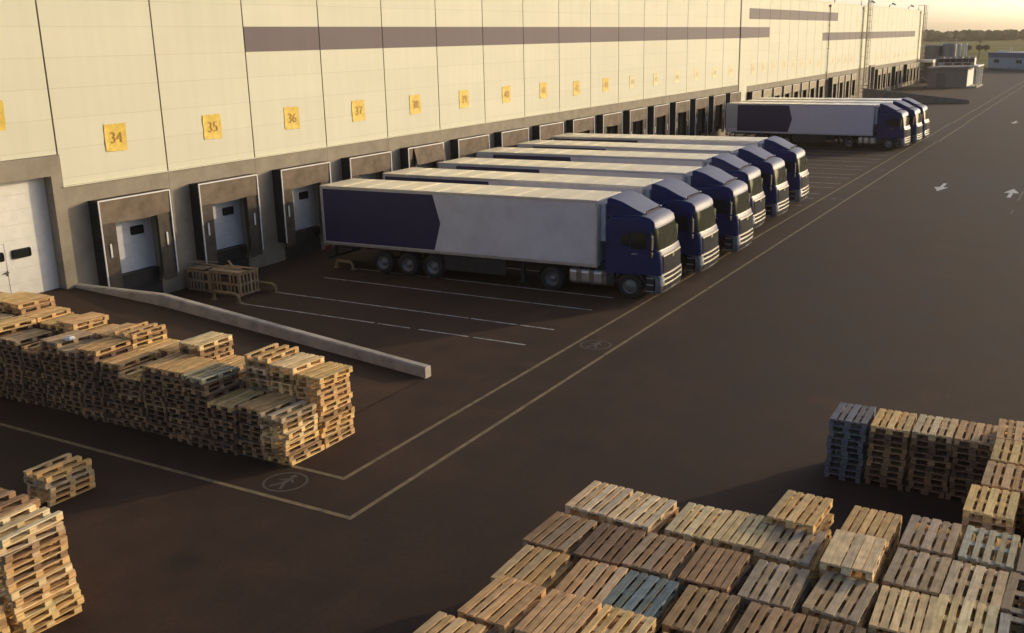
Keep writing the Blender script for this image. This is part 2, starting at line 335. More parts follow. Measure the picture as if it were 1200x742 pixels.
# left ramp up to the drive-in door: slopes from z 0 to the floor level
b = MB(); rx = [(XW-.45, 1.235), (3.2, 1.02), (14.6, .02)]
vs = []
for x, z in rx: vs += [(x, -11.12, z), (x, -15.6, z)]
b.add(vs, [(0, 1, 3, 2), (2, 3, 5, 4)])
b.add([(XW-.45, -15.6, 1.235), (3.2, -15.6, 1.02), (14.6, -15.6, .02), (14.6, -15.6, -.1), (XW-.45, -15.6, -.1)], [(0, 1, 2, 3, 4)])
b.build('ramp', 'asphalt', kind='structure')

def barrier(name, label, pts, y, w, seg=6, m='concrete_light'):
    """low concrete wall whose top follows pts (x, ztop) between x values, standing on z=-.05"""
    b = MB(); n = 0
    for (x0, z0), (x1, z1) in zip(pts, pts[1:]):
        k = max(1, round(abs(x1-x0)/seg))
        for i in range(k):
            a, c = i/k, (i+1)/k; xa, xb = x0+(x1-x0)*a+.006, x0+(x1-x0)*c-.006; za, zb = z0+(z1-z0)*a, z0+(z1-z0)*c
            t = .045
            vs = [(xa, y, -.05), (xb, y, -.05), (xb, y+w, -.05), (xa, y+w, -.05), (xa, y, za-t), (xb, y, zb-t), (xb, y+w, zb-t), (xa, y+w, za-t), (xa, y+t, za), (xb, y+t, zb), (xb, y+w-t, zb), (xa, y+w-t, za)]
            b.add(vs, [(0,3,2,1),(0,1,5,4),(2,3,7,6),(4,5,9,8),(6,7,11,10),(8,9,10,11),(1,2,6,10,9,5),(3,0,4,8,11,7)], 0, 1+.03*((n % 3)-1)); n += 1
    return b.build(name, m, label=label, cat='wall')
barrier('ramp_wall', 'low sloping concrete wall beside the ramp at the white drive-in door', [(XW+.02, 1.33), (3.2, 1.43), (14.66, .36)], -11.2, .30)
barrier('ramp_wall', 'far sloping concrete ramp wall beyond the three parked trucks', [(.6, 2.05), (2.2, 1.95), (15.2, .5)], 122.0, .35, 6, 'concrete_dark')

# ------------------------------------------------------------------ warehouse
WH = thing('warehouse', 'long cream metal warehouse with grey stripes and a row of loading docks', 'warehouse', (XW, 0, 0))
Z0 = -.05
near_rows = [5.07, 5.35, 6.44, 7.53, 8.62, 9.71, 10.80, 11.75, 12.85, 13.9]
far_rows = [4.78, 5.9, 6.95, 8.0, 9.08, 10.12, 11.62, 12.72, 13.9]
joint_near = [-11.12+5.03*i for i in range(-6, 17)]
joint_far = [72.3]+[75.95+4.09*i for i in range(0, 28)]
clad = MB(); stripe = MB(); plinth = MB(); backing = MB()
def panels(y0, y1, rows, dark, b=clad):
    b.box(-.062, y0+.035, rows[0]+.02, -.010, y1-.035, rows[-1]-.02, 0, .80)
    for i in range(len(rows)-1):
        za, zb = rows[i], rows[i+1]; t = 1+random.uniform(-.018, .018)
        tgt = stripe if dark(i, y0) else b
        tgt.box(-.06, y0+.035, za+.008, 0, y1-.035, zb-.008, 0, t)
for i, y in enumerate(joint_near[:-1]):
    rows = near_rows if i >= 6 else [6.25, 6.44]+near_rows[3:]
    panels(y, joint_near[i+1], rows, (lambda k, yy, r=rows: abs(r[k]-9.71) < .01 and yy > -1.2))
panels(69.4, 72.3, near_rows, lambda k, yy: abs(near_rows[k]-9.71) < .01)
for i, y in enumerate(joint_far[:-1]):
    if i < 2:
        rows = [4.78, 5.9, 6.95, 8.3, 9.71, 10.80, 11.62, 12.72, 13.9]; dk = lambda k, yy, r=rows: abs(r[k]-9.71) < .01 or abs(r[k]-11.62) < .01
    else:
        rows = far_rows
        def dk(k, yy, r=rows): return (abs(r[k]-11.62) < .01 and yy < 109) or (abs(r[k]-9.08) < .01 and 103 < yy < 175) or (abs(r[k]-10.12) < .01 and False)
    panels(y, joint_far[i+1], rows, dk)
YE = joint_far[-1]
# pilaster-like proud strip between the two halves, flashing and parapet cap, backing, roof, end wall
clad.box(.0, 69.55, .0, .07, 72.15, 9.69); clad.box(.0, 69.55, 10.82, .07, 72.15, 13.9); stripe.box(.0, 69.55, 9.70, .068, 72.15, 10.81)
clad.box(-.05, -41, 13.9, .05, YE, 14.02); clad.box(-.02, -11.1, 5.03, .07, 69.4, 5.07); clad.box(-.02, 72.3, 4.73, .07, YE, 4.78)
clad.box(-30, YE, 0, -.06, YE+.1, 13.9)
backing.box(-.30, -41.2, 6.26, -.025, -11.13, 13.88); backing.box(-.30, -11.12, 5.05, -.025, YE-.01, 13.88); backing.box(-30, -41.2, 0, -29.8, YE-.01, 13.88)
roofb = MB().box(-30, -41.2, 13.70, -.08, YE, 13.86)
clad.build('cladding', 'clad', WH); stripe.build('stripe', 'stripe', WH); backing.build('panel_joint', 'joint', WH); roofb.build('roof', 'roof', WH)
# concrete plinth with an opening at every dock
docks = [(DOCK(d), 1., d) for d in range(34, 50)]
far_c = [74.4, 78.5, 82.5, 86.7, 90.7, 94.8, 98.7, 103.4, 113.0-1.9, 115.1, 119.1, 123.2, 142.9, 147.3, 151.5, 158.6, 162.4, 170.6, 174.5, 178.1, 181.9]
docks += [(y, .94, None) for y in far_c]
def plinth_run(y0, y1, top, openings):
    ops = sorted(openings); y = y0
    for a, c, zo in ops:
        if a > y+.02: plinth.box(-.32, y+.006, Z0, -.002, a, top)
        plinth.box(-.32, a+.002, zo, -.002, c-.002, top)
        plinth.box(-.32, a+.002, Z0, -.06, c-.002, 1.2)
        y = c
    plinth.box(-.32, y+.002, Z0, -.002, y1-.006, top)
for i in range(6, 22):
    c = DOCK(34+i-6); plinth_run(joint_near[i], joint_near[i+1], 5.04, [(c-1.32, c+1.32, 4.0)])
plinth.box(-.32, 69.41, Z0, -.003, 72.29, 5.04)
plinth_run(72.3, YE, 4.73, [(y-1.32*.94, y+1.32*.94, 3.8) for y in far_c]+[(107.6, 109.0, 3.9), (136.9, 139.8, 4.6)])
plinth.build('concrete_plinth', 'concrete', WH)
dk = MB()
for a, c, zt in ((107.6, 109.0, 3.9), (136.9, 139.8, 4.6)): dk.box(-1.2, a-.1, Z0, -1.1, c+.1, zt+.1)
dk.build('open_doorway', 'opening_dark', WH)  # dark sheets paint the shade inside the open doorways
fr = MB(); fr.box(0, 136.5, 4.62, .25, 140.2, 4.95); fr.box(0, 136.5, 0, .25, 136.88, 4.6); fr.box(0, 139.82, 0, .25, 140.2, 4.6); fr.build('doorway_frame', 'concrete_light', WH)

# drive-in door bay with its concrete portal
pt = MB(); pt.box(-.55, -11.53, Z0, .03, -11.06, 6.24); pt.box(-.55, -16.2, 5.50, .028, -11.532, 6.24); pt.box(-.55, -16.2, Z0, .03, -15.95, 5.498); pt.box(-.3, -41, Z0, 0, -16.202, 6.24)
pt.build('door_portal', 'concrete', WH)
sd_ = MB()
for k in range(8): sd_.box(-.45, -15.94, 1.24+k*.533, -.40, -11.535, 1.24+(k+1)*.533-.006, 0, 1+random.uniform(-.02, .02))
sd_ = sd_.build('overhead_door', 'cream', WH)
q = MB()
for y0 in (-13.27, -14.35, -15.4): q.rbox(-.41, y0, 2.68, -.385, y0+.76, 3.02, .06, 2)
q.build('door_window', 'glass', sd_)
q = MB()
for a in (((-13.52, 1.27, -13.5, 3.3)), ((-14.45, 1.27, -14.43, 3.3)), ((-14.43, 3.28, -13.5, 3.3))): q.box(-.398, a[0], a[1], -.392, a[2], a[3])
q.build('wicket_outline', 'steel', sd_)
MB().box(-.4, -13.66, 2.22, -.33, -13.5, 2.26).box(-.4, -13.56, 2.12, -.37, -13.52, 2.3).build('door_handle', 'steel_dark', sd_)

# dock shelters: hood with canvas curtains, white edge trim, reflective bars, door and bumpers
def wavy(b, y0, y1, z0, z1, x, amp, n=10, lift=0., seed=0, m=0):
    rnd = random.Random(seed); k = 5; vs = []
    for j in range(k+1):
        for i in range(n+1):
            u, v = i/n, j/k; s = 1-v
            vs.append((x+amp*s*(math.sin(u*9+seed)+.6*math.sin(u*17+seed*2)) + lift*s, y0+(y1-y0)*u, z0+(z1-z0)*v+(1-v)*.03*math.sin(u*7+seed)))
    b.add(vs, [(j*(n+1)+i, j*(n+1)+i+1, (j+1)*(n+1)+i+1, (j+1)*(n+1)+i) for j in range(k) for i in range(n)], m, 1., True)
    o = len(vs); b.add([(a-.012, y, z) for a, y, z in vs], [(j*(n+1)+i, (j+1)*(n+1)+i, (j+1)*(n+1)+i+1, j*(n+1)+i+1) for j in range(k) for i in range(n)], m, 1., True)
HW, TOP, DP = 1.745, 4.43, .56
def make_shelter(torn=False, dark=False, seed=1, pale=False):
    h = MB()
    h.box(.0, -HW, .95, DP-.03, -HW+.05, TOP-.09); h.box(.0, HW-.05, .95, DP-.03, HW, TOP-.09)
    h.add([(0, -HW-.02, TOP-.05), (0, HW+.02, TOP-.05), (DP, HW+.02, TOP), (DP, -HW-.02, TOP), (0, -HW-.02, TOP-.08), (0, HW+.02, TOP-.08), (DP, HW+.02, TOP-.02), (DP, -HW-.02, TOP-.02)], [(0,1,2,3),(7,6,5,4),(3,2,6,7),(0,3,7,4),(1,5,6,2),(0,4,5,1)])
    o = h.build('dock_shelter', 'black', WH)
    hc = MB()
    if torn: wavy(hc, -HW+.55, HW-.08, 3.45, TOP-.06, DP-.015, .035, lift=.22, seed=3); wavy(hc, -HW+.06, -HW+.5, 3.75, TOP-.06, DP-.03, .03, 4, seed=2)
    else: wavy(hc, -HW+.06, HW-.06, 3.45, TOP-.06, DP-.012, .012+.008*seed, seed=seed)
    hc.build('head_curtain', 'curtain_lit' if pale else 'curtain', o)
    for s in (-1, 1):
        sc_ = MB(); a, c = (-HW+.05, -HW+.72) if s < 0 else (HW-.72, HW-.05)
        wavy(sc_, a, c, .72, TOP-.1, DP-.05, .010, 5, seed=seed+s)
        sc_.build('side_curtain', 'curtain_lit' if pale else 'side_curtain', o)
        MB().rbox(DP-.035, s*(HW-.36)-.045, 2.14, DP-.012, s*(HW-.36)+.045, 2.68, .008, 1).build('marker_bar', 'trim', o)
        MB().rbox(.0, s*1.0-.13, .85, .14, s*1.0+.13, 1.25, .02, 1).build('bumper', 'black', o)
    tr = MB(); tr.box(DP-.028, -HW, .95, DP+.012, -HW+.05, TOP-.03); tr.box(DP-.028, HW-.05, .95, DP+.012, HW, TOP-.03); tr.box(DP-.026, -HW+.05, TOP-.082, DP+.012, HW-.05, TOP-.03)
    tr.build('edge_trim', 'trim', o)
    d = MB()
    for k in range(5): d.box(-.29, -1.31, 1.24+k*.56, -.24, 1.31, 1.24+(k+1)*.56-.008)
    d.build('dock_door', 'opening_dark' if dark else 'door', o)  # dark panel puts an open bay's unlit interior into its colour
    if not dark: MB().rbox(-.25, .22, 2.68, -.225, .86, 3.04, .05, 2).build('door_window', 'glass', o)
    lv = MB(); lv.box(-.10, -1.15, .62, .05, 1.15, 1.2); lv.box(-.24, -1.0, 1.2, .16, 1.0, 1.235); lv.box(-.058, -1.3, Z0, -.03, 1.3, .62)
    lv.build('dock_leveller', 'pit', o)
    return o
prot = {}
for i, (y, sc, d) in enumerate(docks):
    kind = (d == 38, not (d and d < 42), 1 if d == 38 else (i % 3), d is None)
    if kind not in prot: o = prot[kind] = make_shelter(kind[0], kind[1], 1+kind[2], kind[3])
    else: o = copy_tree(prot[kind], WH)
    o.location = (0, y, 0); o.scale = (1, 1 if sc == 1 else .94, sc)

# number signs, each a thin yellow sheet with its digits
def text_mesh(s, size):
    cu = bpy.data.curves.new('txt', 'FONT'); cu.body = s; cu.size = size; cu.align_x = 'CENTER'; cu.align_y = 'CENTER'; cu.extrude = .002; cu.offset = -.006
    o = bpy.data.objects.new('txt', cu); COL.objects.link(o); dg = bpy.context.evaluated_depsgraph_get()
    me = bpy.data.meshes.new_from_object(o.evaluated_get(dg)); bpy.data.objects.remove(o); bpy.data.curves.remove(cu); return me
def sign(num, y, z, pale, label):
    q = MB(); n = 6; rnd = random.Random(num); vs = []
    for j in range(n+1):
        for i in range(n+1):
            u, v = i/n-.5, j/n-.5; e = max(abs(u), abs(v))*2
            vs.append((.012+(.02*rnd.random()*(e > .9)), u*1.02+.02*rnd.uniform(-1, 1)*(e > .9), v*1.04+.02*rnd.uniform(-1, 1)*(e > .9)))
    fs = [(j*(n+1)+i, j*(n+1)+i+1, (j+1)*(n+1)+i+1, (j+1)*(n+1)+i) for j in range(n) for i in range(n)]
    q.add(vs, fs); q.add([(a-.008, b_, c) for a, b_, c in vs], [f[::-1] for f in fs])
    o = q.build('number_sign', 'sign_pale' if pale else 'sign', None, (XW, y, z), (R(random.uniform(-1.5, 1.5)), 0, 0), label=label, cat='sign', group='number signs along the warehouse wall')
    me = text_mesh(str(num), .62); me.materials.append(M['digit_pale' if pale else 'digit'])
    link('digits', me, o, (.036, .03, -.02), (R(90), 0, R(90)))
sign(33, -13.5, 7.83, False, 'yellow number sign above the white drive-in door')
for d in range(34, 50):
    lab = {34: 'yellow number sign reading 34 above the dock shelter next to the drive-in door', 35: 'yellow number sign reading 35 above the dock with wooden crates in front', 36: 'yellow number sign reading 36 where the grey stripe begins'}.get(d, f'yellow number sign on the {ordn(d-33)} wall panel from the drive-in door')
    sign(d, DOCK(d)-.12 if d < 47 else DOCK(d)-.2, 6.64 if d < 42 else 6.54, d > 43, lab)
for k, y in enumerate(far_c): sign(50+k, y-.1, 6.5 if y < 100 else (6.3 if y < 130 else 5.98), True, f'small glare-paled number sign, {ordn(k+1)} beyond the proud white wall strip')

# roof ladders, downpipes, roof lamps
def roof_ladder(y, top, label):
    t = thing('roof_ladder', label, 'ladder', (XW+.45, y, 0))
    st = MB()
    for s in (-.28, .28): st.tube([(0, s, .1), (0, s, top)], .065, 6)
    st.build('stile', 'steel_tan', t)
    rg = MB()
    for k in range(int(top/.45)): rg.tube([(0, -.28, .4+k*.45), (0, .28, .4+k*.45)], .022, 5)
    rg.build('rung', 'steel_tan', t)
    cg = MB()
    for k in range(int((top-2.5)/.9)):
        z = 2.6+k*.9; cg.tube([(0, .28, z)]+[(.36-.36*math.cos(a)*1., .36*math.cos(a), z) if False else (.62*math.sin(a), .36*math.cos(a), z) for a in [R(15*j) for j in range(1, 12)]]+[(0, -.28, z)], .04, 5)
    for a in (30, 90, 150): cg.tube([(.62*math.sin(R(a)), .36*math.cos(R(a)), 2.6), (.62*math.sin(R(a)), .36*math.cos(R(a)), top)], .035, 5)
    cg.build('safety_cage', 'steel_tan', t)
    tp = MB(); tp.tube([(0, -.28, top-.9), (0, -.28, top), (-1.1, -.28, top), (-1.1, -.28, top-.9)], .06, 6); tp.tube([(0, .28, top), (-1.1, .28, top), (-1.1, .28, top-.9)], .06, 6)
    for z in (3, 6.5, 10, 13.2): tp.tube([(0, -.28, z), (-.5, -.28, z)], .025, 5); tp.tube([(0, .28, z), (-.5, .28, z)], .025, 5)
    tp.build('bracket', 'steel_tan', t)
roof_ladder(130.6, 15.0, 'tall caged roof ladder on the wall beyond the three parked trucks')
roof_ladder(184.4, 15.0, 'tall caged roof ladder at the far corner of the warehouse')
def downpipe(y, top, label, m='steel_dark'):
    t = thing('downpipe', label, 'pipe', (XW+.14, y, 0))
    MB().tube([(0, 0, .0), (0, 0, top)], .055, 8).build('pipe', m, t)
    br = MB()
    for z in (1.5, 4.9, 8, 11): br.box(-.14, -.13, z, .11, .13, z+.06)
    br.build('clip', m, t); MB().box(-.14, -.12, top, .1, .12, top+.3).build('hopper', m, t)
downpipe(107.5, 13.4, 'dark downpipe on the wall under the first roof lamp'); downpipe(128.9, 13.4, 'tan downpipe close beside the nearer caged roof ladder', 'steel_tan'); downpipe(182.6, 13.4, 'tan downpipe beside the caged ladder at the far corner', 'steel_tan')
for k, (y, lab) in enumerate(((110.3, 'roof-edge floodlight above the dark downpipe'), (132.4, 'roof-edge floodlight beside the nearer roof ladder'), (150.0, 'roof-edge floodlight midway between the two roof ladders'), (168.5, 'roof-edge floodlight short of the far ladder'))):
    t = thing('floodlight', lab, 'lamp', (XW, y, 14.02), 0, 'floodlights on the roof edge')
    MB().box(-.06, -.05, 0, .05, .05, .32).tube([(0, 0, .3), (.6, 0, .55)], .04, 6).build('arm', 'steel_dark', t)
    hd = MB().rbox(.38, -.32, .42, 1.0, .32, .62, .05, 1, M4=Matrix.Translation((.7, 0, .5)) @ Matrix.Rotation(R(28), 4, 'Y') @ Matrix.Translation((-.7, 0, -.5))).build('lamp_head', 'steel_dark', t)
# steel stairs at the foot of each ladder
for y, lab in ((128.5, 'short steel stair with handrails under the nearer roof ladder'), (181.0, 'short steel stair with handrails at the far corner')):
    t = thing('steel_stair', lab, 'stairs', (XW+.3, y, 0))
    tb = MB()
    for k in range(6): tb.box(1.0+k*.28, 0, 1.2-k*.2-.04, 1.3+k*.28, 1.1, 1.2-k*.2)
    tb.box(0, 0, 1.16, 1.0, 1.1, 1.2); tb.build('tread', 'steel_dark', t)
    hr = MB()
    for s in (0, 1.1):
        hr.tube([(.05, s, 0), (.05, s, 2.2), (1.0, s, 2.2), (2.7, s, 1.1), (2.7, s, 0)], .03, 6); hr.tube([(1.0, s, 0), (1.0, s, 2.2)], .03, 6); hr.tube([(.05, s, 1.7), (1.0, s, 1.7), (2.7, s, .6)], .025, 6)
    hr.build('handrail', 'guide', t)

# yellow wheel guides beside the near bays
for (x0, x1, y, lab) in ((1.05, 2.47, -6.72, 'bent rusty yellow wheel guide nearest the ramp wall'), (1.55, 2.62, -4.76, 'bent rusty yellow wheel guide just beyond the wooden crates'), (1.80, 2.78, .12, 'bent rusty yellow wheel guide behind the nearest trailer')):
    t = thing('wheel_guide', lab, 'wheel guide', (x0, y, 0), 0, 'wheel guides at the dock bays'); L = x1-x0
    MB().tube([(0, 0, 0), (0, 0, .22), (.03, 0, .30), (.12, 0, .34), (L-.22, 0, .34), (L-.1, 0, .30), (L-.04, 0, .2), (L, .0, 0)], .065, 10).build('rail', 'guide', t)
    MB().box(-.12, -.1, 0, .12, .1, .02).box(L-.12, -.1, 0, L+.12, .1, .02).build('foot_plate', 'guide', t)

# ------------------------------------------------------------------ trucks (local: x forward from the trailer's rear, y across, z up)
W2 = 1.275
SEC = [(-1.0, .26, .10), (-.985, .10, .04), (-.93, .035, .012), (-.80, .0, .0), (-.4, -.03, -.015), (0, -.045, -.02), (.4, -.03, -.015), (.80, .0, .0), (.93, .035, .012), (.985, .10, .04), (1.0, .26, .10)]
CAB = [(13.92, .98), (13.92, 2.9), (13.97, 3.12), (14.12, 3.24), (14.9, 3.30), (15.45, 3.29), (15.72, 3.22), (15.88, 3.08), (15.94, 2.86), (16.02, 2.45), (16.10, 2.0), (16.17, 1.88), (16.22, 1.5), (16.23, 1.04)]
def cab_pt(x, z, k, out=0.):
    yy, ix, iz = SEC[k]; f = max(0., min(1., (x-14.6)/1.4)); t = max(0., min(1., (z-2.6)/.6))
    taper = 1-.035*t
    return (x-ix*f+out*f, yy*(W2-.02)*taper, z-iz*t*1.2+out*(1-f))
def cab_skin(b, pts, ks, m=0, out=0., tone=1.):
    vs = [cab_pt(x, z, k, out) for k in ks for x, z in pts]; n = len(pts)
    b.add(vs, [(a*n+i, a*n+i+1, (a+1)*n+i+1, (a+1)*n+i) for a in range(len(ks)-1) for i in range(n-1)], m, tone, True)
def wheel(parent, x, y, r, wd, side, steer):
    b = MB(); h = wd/2
    b.lathe([(r*.56, -h*.9), (r*.62, -h), (r*.9, -h), (r*.98, -h*.82), (r, -h*.5), (r, h*.5), (r*.98, h*.82), (r*.9, h), (r*.62, h), (r*.56, h*.9)], (0, 0, 0), 'y', 28)
    o = b.build('wheel', 'tyre', parent, (x, y, r))
    q = MB(); s = side
    if steer: prof = [(.0, s*h*1.1), (.10, s*h*1.1), (.13, s*h*.9), (.22, s*h*.80), (.27, s*h*.55), (r*.57, s*h*.9), (r*.60, s*h*.98)]
    else: prof = [(.0, s*h*.75), (.11, s*h*.75), (.13, s*h*.25), (.2, s*h*.2), (.24, s*h*.2), (r*.55, s*h*.85), (r*.60, s*h*.98)]
    q.lathe(prof, (0, 0, 0), 'y', 24)
    for k in range(10):
        a = k*math.pi/5; q.rbox(math.cos(a)*.17-.018, s*h*(.8 if steer else .2)-.03, math.sin(a)*.17-.018, math.cos(a)*.17+.018, s*h*(.8 if steer else .2)+.03, math.sin(a)*.17+.018, .006, 1)
    q.build('rim', 'rim', o)
def make_truck(variant):
    T = link('semi_truck', None)
    # --- trailer
    MB().rbox(0.03, -W2, 1.17, 13.55, W2, 3.79, .025, 2).build('trailer_box', {'a': 'white', 'b': 'white', 'c': 'lilac'}[variant], T)
    MB().rbox(.0, -W2+.02, 3.785, 13.58, W2-.02, 3.83, .015, 1).build('trailer_roof', 'roofwhite', T)
    fr = MB()
    for s in (-1, 1):
        y0, y1 = (s*W2-.012, s*W2+.012)
        fr.box(.0, y0, 1.15, 13.57, y1, 1.27); fr.box(.0, y0, 3.72, 13.57, y1, 3.80)
        fr.box(.0, y0-.001, 1.27, .09, y1+.001, 3.72); fr.box(13.49, y0-.001, 1.27, 13.57, y1+.001, 3.72)
    fr.box(-.02, -W2, 1.12, .03, W2, 1.27); fr.box(-.02, -W2, 3.62, .03, W2, 3.82)
    for s in (-1, 1): fr.box(-.021, s*(W2-.06)-.06, 1.27, .03, s*(W2-.06)+.06, 3.62)
    for s in (-.03, .03): fr.tube([(-.03, s*4, 1.28), (-.03, s*4, 3.6)], .018, 6)
    fr.build('edge_frame', 'alu' if variant == 'a' else 'block', T)
    rf = MB()
    for k in range(1, 11): rf.box(k*1.235-.010, -W2+.03, 3.8285, k*1.235+.010, W2-.03, 3.8325)
    rf.build('roof_seam', 'roofwhite', T)
    x0 = .13 if variant == 'a' else 1.1
    for s in (-1, 1):
        poly = [(x0, 1.30), (5.98, 1.30), (6.32, 2.48), (5.98, 3.69), (x0, 3.69)]
        MB().prism(poly, s*W2, s*(W2+.007)).build('side_panel', 'navy_panel', T)
        if variant != 'a': MB().prism([(.12, 1.55), (1.09, 1.55), (1.09, 3.69), (.12, 3.69)], s*W2, s*(W2+.006)).build('rear_block', 'block', T)
    rf = MB().rbox(13.56, -.95, 2.15, 13.80, .95, 3.68, .05, 2); rf.build('cooling_unit', 'white', T)
    q = MB()
    for k in range(7): q.box(13.795, -.75, 2.35+k*.15, 13.815, .75, 2.44+k*.15)
    q.build('cooling_grille', 'grille', T)
    ch = MB()
    for s in (-1, 1):
        ch.box(.3, s*.55-.06, .95, 13.0, s*.55+.06, 1.16)
        ch.box(6.4, s*1.18-.015, .45, 9.4, s*1.18+.015, 1.10); ch.box(6.6, s*1.0, .9, 6.7, s*1.17, 1.0); ch.box(9.1, s*1.0, .9, 9.2, s*1.17, 1.0)
        ch.box(10.0, s*.9-.07, .22, 10.14, s*.9+.07, 1.16); ch.box(9.9, s*.9-.13, .16, 10.24, s*.9+.13, .22)
        for x in (3.2, 4.51, 5.82): ch.box(x-.5, s*1.0-.22, 1.085, x+.5, s*1.0+.22, 1.11)
    for x in (1.0, 2.4, 4.0, 5.3, 7.0, 8.5, 10.0, 11.5): ch.box(x-.05, -1.2, 1.06, x+.05, 1.2, 1.165)
    for x in (3.2, 4.51, 5.82): ch.tube([(x, -1.1, .52), (x, 1.1, .52)], .07, 8)
    ch.box(.1, -1.2, .42, .2, 1.2, .55); ch.box(.15, -.7, .5, .25, -.6, 1.0); ch.box(.15, .6, .5, .25, .7, 1.0)
    ch.build('trailer_chassis', 'chassis', T)
    MB().rbox(6.5, -.95, .5, 7.9, .95, .98, .04, 1).build('pallet_box', 'chassis', T)
    for s in (-1, 1):
        MB().rbox(-.03, s*1.0-.2, .86, .06, s*1.0+.2, 1.02, .01, 1).build('rear_lamp', 'red', T)
        for x in (3.2, 4.51, 5.82): wheel(T, x, s*1.04, .52, .385, s, False)
    # --- tractor
    c2 = MB()
    for s in (-1, 1): c2.box(10.55, s*.42-.05, .72, 15.6, s*.42+.05, .98)
    c2.tube([(11.545, -1, .5), (11.545, 1, .5)], .09, 8); c2.tube([(14.94, -1, .48), (14.94, 1, .48)], .07, 8)
    c2.box(10.8, -.6, .98, 12.2, .6, 1.12); c2.box(12.9, -.9, .98, 13.9, .9, 1.3)
    for s in (-1, 1):
        pts = [(11.545+.62*math.cos(a), .5+.62*math.sin(a)) for a in [R(20+14*k) for k in range(11)]]
        vs = [(x, s*.72, z) for x, z in pts]+[(x, s*1.26, z) for x, z in pts]; n = len(pts)
        c2.add(vs, [(i, i+1, n+i+1, n+i) for i in range(n-1)]); c2.add([(a, b_, c-.015) for a, b_, c in vs], [(i, n+i, n+i+1, i+1) for i in range(n-1)])
    c2.build('tractor_chassis', 'chassis', T)
    for s in (-1, 1):
        for o_ in (0,): wheel(T, 11.545, s*.98, .52, .56, s, False)
        wheel(T, 14.94, s*1.08, .51, .33, s, True)
    MB().rbox(12.28, -1.22, .42, 14.2, -.62, 1.02, .14, 4).build('fuel_tank', 'alu', T)
    MB().rbox(12.28, .62, .42, 13.7, 1.22, 1.02, .12, 3).build('battery_box', 'chassis', T)
    q = MB()
    for x in (12.75, 13.3, 13.85): q.rbox(x-.03, -1.235, .405, x+.03, -.605, 1.035, .14, 4)
    q.build('tank_strap', 'steel_dark', T)
    # cab shell
    cb = MB(); ks = list(range(len(SEC))); cab_skin(cb, CAB, ks)
    for k in (0, len(SEC)-1):
        r = [cab_pt(x, z, k) for x, z in CAB]; cb.add(r, [list(range(len(r)))])
    n = len(CAB); back = [cab_pt(*CAB[0], k) for k in ks]+[cab_pt(*CAB[2], k) for k in ks][::-1]; cb.add(back, [list(range(len(back)))])
    cb.add([cab_pt(*CAB[0], k) for k in ks]+[cab_pt(*CAB[-1], k) for k in ks][::-1], [list(range(2*len(ks)))])
    cab = cb.build('cab', 'navy', T)
    # lower cab skirts, wheel arches, steps
    for s in (-1, 1):
        lo = MB(); ya, yb = sorted((s*1.0, s*(W2-.03)))
        top = [p for p in [(14.94+.60*math.cos(a), .51+.60*math.sin(a)) for a in [R(180-12*k) for k in range(16)]] if p[1] > .62]
        vs = []
        for x, z in top:
            xo, zo = 14.94+(x-14.94)*1.13, .51+(z-.51)*1.13; vs += [(x, ya, z), (xo, ya, zo), (xo, yb, zo), (x, yb, z)]
        n = len(top); lo.add(vs, [(4*i+j, 4*i+(j+1) % 4, 4*i+4+(j+1) % 4, 4*i+4+j) for i in range(n-1) for j in range(4)]+[(0, 1, 2, 3), (4*n-1, 4*n-2, 4*n-3, 4*n-4)])
        lo.build('wheel_arch', 'chassis', T)
        MB().box(13.95, ya, .45, 14.28, yb, 1.0).build('mudguard', 'chassis', T)
        MB().box(15.60, ya+(.02 if s < 0 else 0), .33, 15.92, yb-(0 if s < 0 else .02), 1.04).build('step_box', 'chassis', T)
        for z in (.36, .62, .88): MB().box(15.62, s*(W2-.04)-.012, z, 15.92, s*(W2-.04)+.02, z+.035).build('step', 'steel', T)
    # bumper and front
    bp = MB(); P = [(16.12, .98), (16.24, .92), (16.27, .6), (16.23, .32), (16.1, .27)]
    cab_skin(bp, [(15.9, 1.02)]+P+[(15.9, .27)], ks)
    bp.build('front_bumper', 'bumper_grey', T)
    gr = MB(); cab_skin(gr, [(16.215, 1.72), (16.232, 1.5), (16.238, 1.1)], ks[3:8], out=.012); gr.build('grille', 'grille', T)
    br = MB()
    for z0, z1 in ((1.00, 1.06), (.82, .87), (.62, .67)):
        cab_skin(br, [(16.235 if z0 > .99 else 16.262, z1), (16.25 if z0 > .99 else 16.275, z0)], ks[2:9], out=.022)
    cab_skin(br, [(16.20, 1.80), (16.215, 1.735)], ks[3:8], out=.03)
    br.build('chrome_bar', 'chrome', T)
    gp = MB(); cab_skin(gp, [(16.262, .815), (16.272, .68)], ks[3:8], out=.016); cab_skin(gp, [(16.272, .60), (16.262, .42)], ks[3:8], out=.016); cab_skin(gp, [(16.25, .985), (16.262, .885)], ks[3:8], out=.016)
    gp.build('air_intake', 'grille', T)
    MB().rbox(16.30, -.26, .40, 16.315, .26, .52, .004, 1).build('number_plate', 'plate', T)
    em = MB(); em.lathe([(0, .02), (.07, .02), (.09, .0)], (16.285, 0, 1.66), 'z', 14); em2 = MB()
    em2.prism([(16.268, 1.60), (16.29, 1.60), (16.29, 1.74), (16.268, 1.74)], -.11, .11); em2.build('emblem', 'chrome', T)
    for s, kk in ((-1, (1, 2, 3)), (1, (7, 8, 9))):
        hl = MB(); cab_skin(hl, [(16.16, 1.02), (16.255, .94), (16.265, .62)], list(kk), out=.03); hl.build('headlight', 'lamp', T)
    # glass
    ws = MB(); cab_skin(ws, [(15.946, 2.83), (15.982, 2.64), (16.02, 2.45), (16.06, 2.22), (16.098, 2.01)], ks[1:10], out=.014); ws.build('windscreen', 'windshield', T)
    wt = MB(); cab_skin(wt, [(16.105, 1.995), (16.117, 1.97)], ks[1:10], out=.022); wt.build('windscreen_trim', 'chrome', T)
